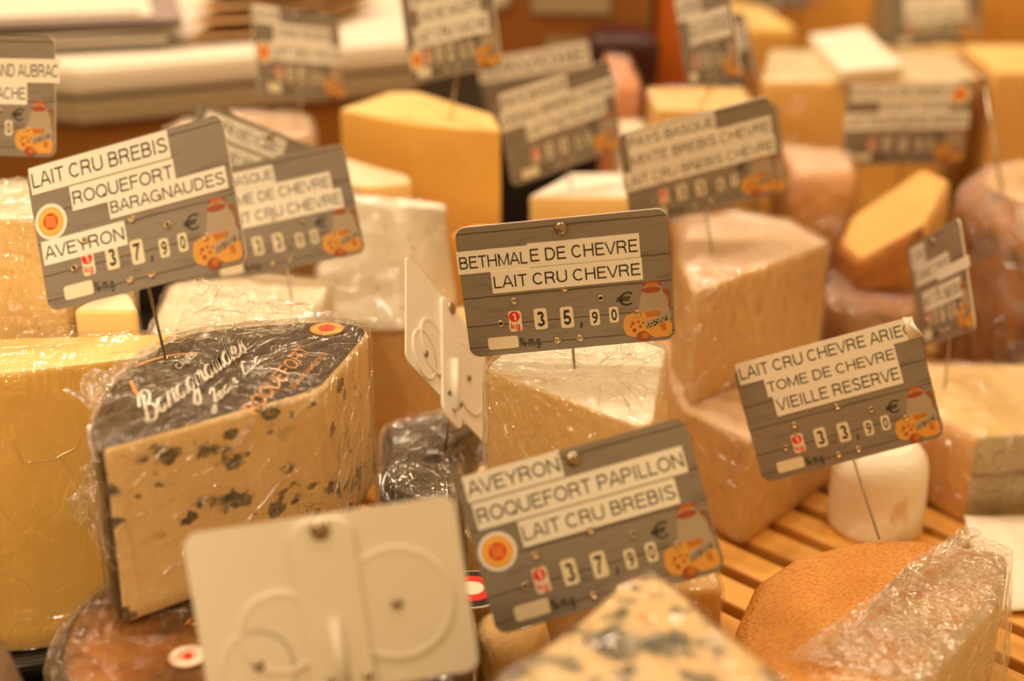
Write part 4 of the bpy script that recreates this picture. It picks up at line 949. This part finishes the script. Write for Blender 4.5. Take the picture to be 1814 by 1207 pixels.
poly_slab('scale_gap_shade', [(-.02, 1.50), (.13, 1.49), (.13, 1.62), (-.02, 1.63)], -.03, .145, 'dark', mc, .006)  # dark colour here stands for the shaded gap under the scale
poly_slab('scale_body', [(-.035, 1.485), (.14, 1.475), (.14, 1.64), (-.035, 1.65)], .146, .262, 'machine', mc, .008)
poly_slab('scale_plate', [(-.045, 1.475), (.145, 1.465), (.145, 1.65), (-.045, 1.66)], .264, .275, 'greylip', mc, .003)
poly_slab('scale_display', [(.02, 1.474), (.10, 1.469), (.10, 1.474), (.02, 1.479)], .215, .245, 'greylip', mc, .001)
poly_slab('scale_keypad', [(.035, 1.475), (.085, 1.472), (.085, 1.477), (.035, 1.48)], .168, .190, 'greylip', mc, .001)
kn = lathe('scale_knob', [(0, .016), (.010, .015), (.014, .010), (.015, 0), (.0, 0)], 0, 0, M['paper'], mc, 20); kn.location = (-.065, -.065, .262); kn.rotation_euler = (math.pi / 2, 0, 0)

# ------------------------------------------------------------------ the tags
price_tag((0.0273, 0.6722, 0.2089, -1.2, 0.8, 6.2), 'sharpest grey tag reading BETHMALE DE CHEVRE, price 35,90', [('BETHMAL', -.006, .178, .338, .350), ('E DE CHEVRE', .332, .165, .862, .343), ('LAIT CRU CHEVRE', .146, .348, .866, .516)], '3590', None, on(1018, 656, .167))
price_tag((-0.1756, 0.6347, 0.2568, -17.5, -22.9, 18.5), 'grey tag reading ROQUEFORT BARAGNAUDES, AVEYRON', [('LAIT CRU BREBIS', .015, .008, .73, .195), ('ROQUEFORT', .206, .205, .735, .374), ('BARAGNAUDES', .385, .343, .975, .494), ('AVEYRON', .018, .525, .448, .688)], '3790', (.087, .404), on(293, 635, ZT), rivet=False)
price_tag((0.0348, 0.5477, 0.1416, 5.8, -26.1, 12.8), 'grey tag reading ROQUEFORT PAPILLON behind the blurred blue wedge', [('AVEYRON', .028, -.005, .445, .165), ('ROQUEFORT PAPILLON', .038, .175, .956, .346), ('LAIT CRU BREBIS', .202, .356, .888, .522)], '3790', (.092, .50), (.036, .538, .001))
price_tag((-0.0694, 0.4711, 0.1503, 182.9, 16.3, -7.3), 'large white tag back nearest the lens', pin_to=(-.062, .495, .0895), back=True, front=False)
price_tag((0.1849, 0.7337, 0.1158, -3.7, -10.1, 17.3), 'grey tag reading TOME DE CHEVRE VIEILLE RESERVE', [('LAIT CRU CHEVRE ARIEG', .02, -.03, .985, .150), ('TOME DE CHEVRE', .146, .146, .856, .306), ('VIEILLE RESERVE', .167, .296, .857, .482)], '3390', None, on(1553, 941, .070), rivet=False, curl=True)
price_tag((-0.1495, 0.8602, 0.1881, -7.6, -16.9, 13.9), 'grey CHEVRE tag half hidden by the BARAGNAUDES tag', [('PAYS BASQUE', .06, .06, .55, .225), ('TOMME DE CHEVRE', .10, .228, .885, .40), ('LAIT CRU CHEVRE', .18, .39, .93, .565)], '3390', None, on(517, 530, .150), rivet=False)
price_tag((0.1255, 0.9274, 0.2034, 11.6, 6.8, 12.4), 'grey tag reading MIXTE BREBIS CHEVRE', [('PAYS BASQUE', .055, .02, .635, .205), ('MIXTE BREBIS CHEVRE', .055, .20, .995, .40), ('LAIT CRU BREBIS CHEVRE', -.01, .405, 1.008, .595)], '3367', None, on(1262, 450, .150), rivet=False)
price_tag((0.0372, 1.0563, 0.2004, 34.0, -4.8, 8.6), 'blurred tag with three offset strips above the bright cream wedge', [('PAYS BASQUE', .02, -.01, .60, .20), ('OSSAU BREBIS CREME', .0, .19, 1.03, .385), ('LAIT PASTEURISE', .19, .375, .90, .565)], '3380', None, on(1012, 338, .150), rivet=False)
price_tag((0.0241, 1.2716, 0.1800, -15.8, -1.2, 12.4), 'blurred tag peeking out behind the three strip tag', [('SAVOIE', .0, .0, 1.0, .30)], '2890', None, (.03, 1.285, .10), rivet=False)
price_tag((-0.1704, 1.1462, 0.2356, 59.6, -13.7, -12.5), 'blurred tag with an orange seal at the paper stack', [('SAVOIE', .02, .0, .30, .20), ('TOMME FERMIERE', .22, .18, .88, .38), ('LAIT CRU VACHE', .16, .38, 1.0, .60)], '2490', (.085, .52), (-.172, 1.105, .183), rivet=True)
price_tag((-0.0460, 1.0512, 0.2727, -48.0, -4.5, 15.6), 'blurred tag with an orange seal pinned on the smooth amber block', [('SALERS', .10, .02, .80, .23), ('VACHE SALERS', .18, .23, .86, .43), ('LAIT CRU VACHE', .10, .43, .93, .64)], '2990', (.10, .76), (-.046, 1.058, .203), rivet=False)
price_tag((-0.3176, 0.8343, 0.2695, -13.4, -15.1, 1.6), 'tag reading GRAND AUBRAC at the dark recess', [('GRAND AUBRAC', .53, .19, 1.03, .385), ('LAIT CRU VACHE', .27, .385, .83, .57)], '2800', None, (-.318, .80, .224), rivet=True)
price_tag((0.3291, 1.1684, 0.1734, 2.9, 1.9, 0.7), 'blurred tag with a red seal in its top corner', [('PASTILLE DE MANECH', .03, .01, .87, .22), ('MANOTTERIE', .27, .20, .83, .37), ('LAIT PASTEURISE BREBIS', .0, .36, 1.0, .57)], '2740', (.905, .16), (.322, 1.155, .02), rivet=False)
price_tag((0.2794, 0.8748, 0.1353, -85.5, 4.8, 28.7), 'dark slanted tag turned nearly edge on beside the brown wheel', [('CORSE', .05, .04, .33, .23), ('TOMME CORSE', .09, .24, .74, .42), ('', .50, .36, 1.06, .46), ('LAIT CRU BREBIS', .17, .50, .88, .68)], '2711', None, (.292, .878, .060))
price_tag((0.4411, 1.5042, 0.2131, 9.0, -11.2, 3.2), 'far tag with a wide cream strip on the low amber block', [('SAINT NECTAIRE', .18, .08, .82, .40), ('LAIT CRU VACHE', .18, .40, .84, .66)], '2380', None, (.44, 1.53, .165), rivet=False)
price_tag((0.6992, 1.8842, 0.1262, -20.2, 18.6, 9.3), 'far tag half out of the frame beside the dark golden block', [('CANTAL', .1, .2, .7, .45), ('LAIT CRU', .25, .45, .95, .75)], '1990', None, (.70, 1.86, -.03), rivet=False)
price_tag((0.1455, 1.0727, 0.2629, -73.2, 5.9, 15.6), 'nearer of two steeply turned tags on the amber block', [('AUVERGNE', .02, .03, .50, .28), ('BLEU D AUVERGNE', .20, .26, .95, .56)], '2100', None, (.15, 1.135, .193), rivet=False)
price_tag((0.2075, 1.3770, 0.1910, -69.5, 8.4, 17.2), 'farther of two steeply turned tags by the tall yellow block', [('', .30, .12, .95, .50)], '2250', None, (.205, 1.40, -.02), rivet=False)
price_tag((0.3206, 1.6591, 0.2267, -58.2, 3.0, 11.5), 'tag cut off by the frame in front of the tall amber block', [('LAIT CRU', .15, .2, .8, .5)], '2050', None, (.322, 1.66, -.02), rivet=False)
price_tag((-0.177, 0.955, 0.1860, 30.0, -17.2, -28.0), 'tilted tag peeking out above the half hidden CHEVRE tag', [('ARIEGE', .06, .05, .62, .26), ('BREBIS', .10, .30, .60, .52)], '2750', None, (-.18, .94, .02), rivet=True)
price_tag((-0.0363, 0.7442, 0.1419, 258.0, 20.5, 52.9), 'white tag back turned edge on left of the BETHMALE tag', pin_to=on(789, 792, .090), back=True, front=False)
price_tag((0.160, 1.064, 0.168, 16.6, -7.0, 8.9), 'tag mostly hidden behind the MIXTE BREBIS tag', [('LAIT CRU', .1, .1, .8, .4)], '2650', None, (.165, 1.06, .116), rivet=False)
sk = empty('steel_skewer', (.40, 1.06, .15), 'thin dark skewer standing in the brown rind wheel', 'skewer')
a, b = at(1742, 140, 1.08) - sk.location, at(1784, 395, 1.02) - sk.location
tube_mesh('skewer_shaft', [a, b], .0011, M['steel'], sk, 8)
bm = bmesh.new(); bmesh.ops.create_uvsphere(bm, u_segments=12, v_segments=8, radius=.003)
o = bmobj('skewer_knob', bm, M['dome'], sk, True); o.location = a
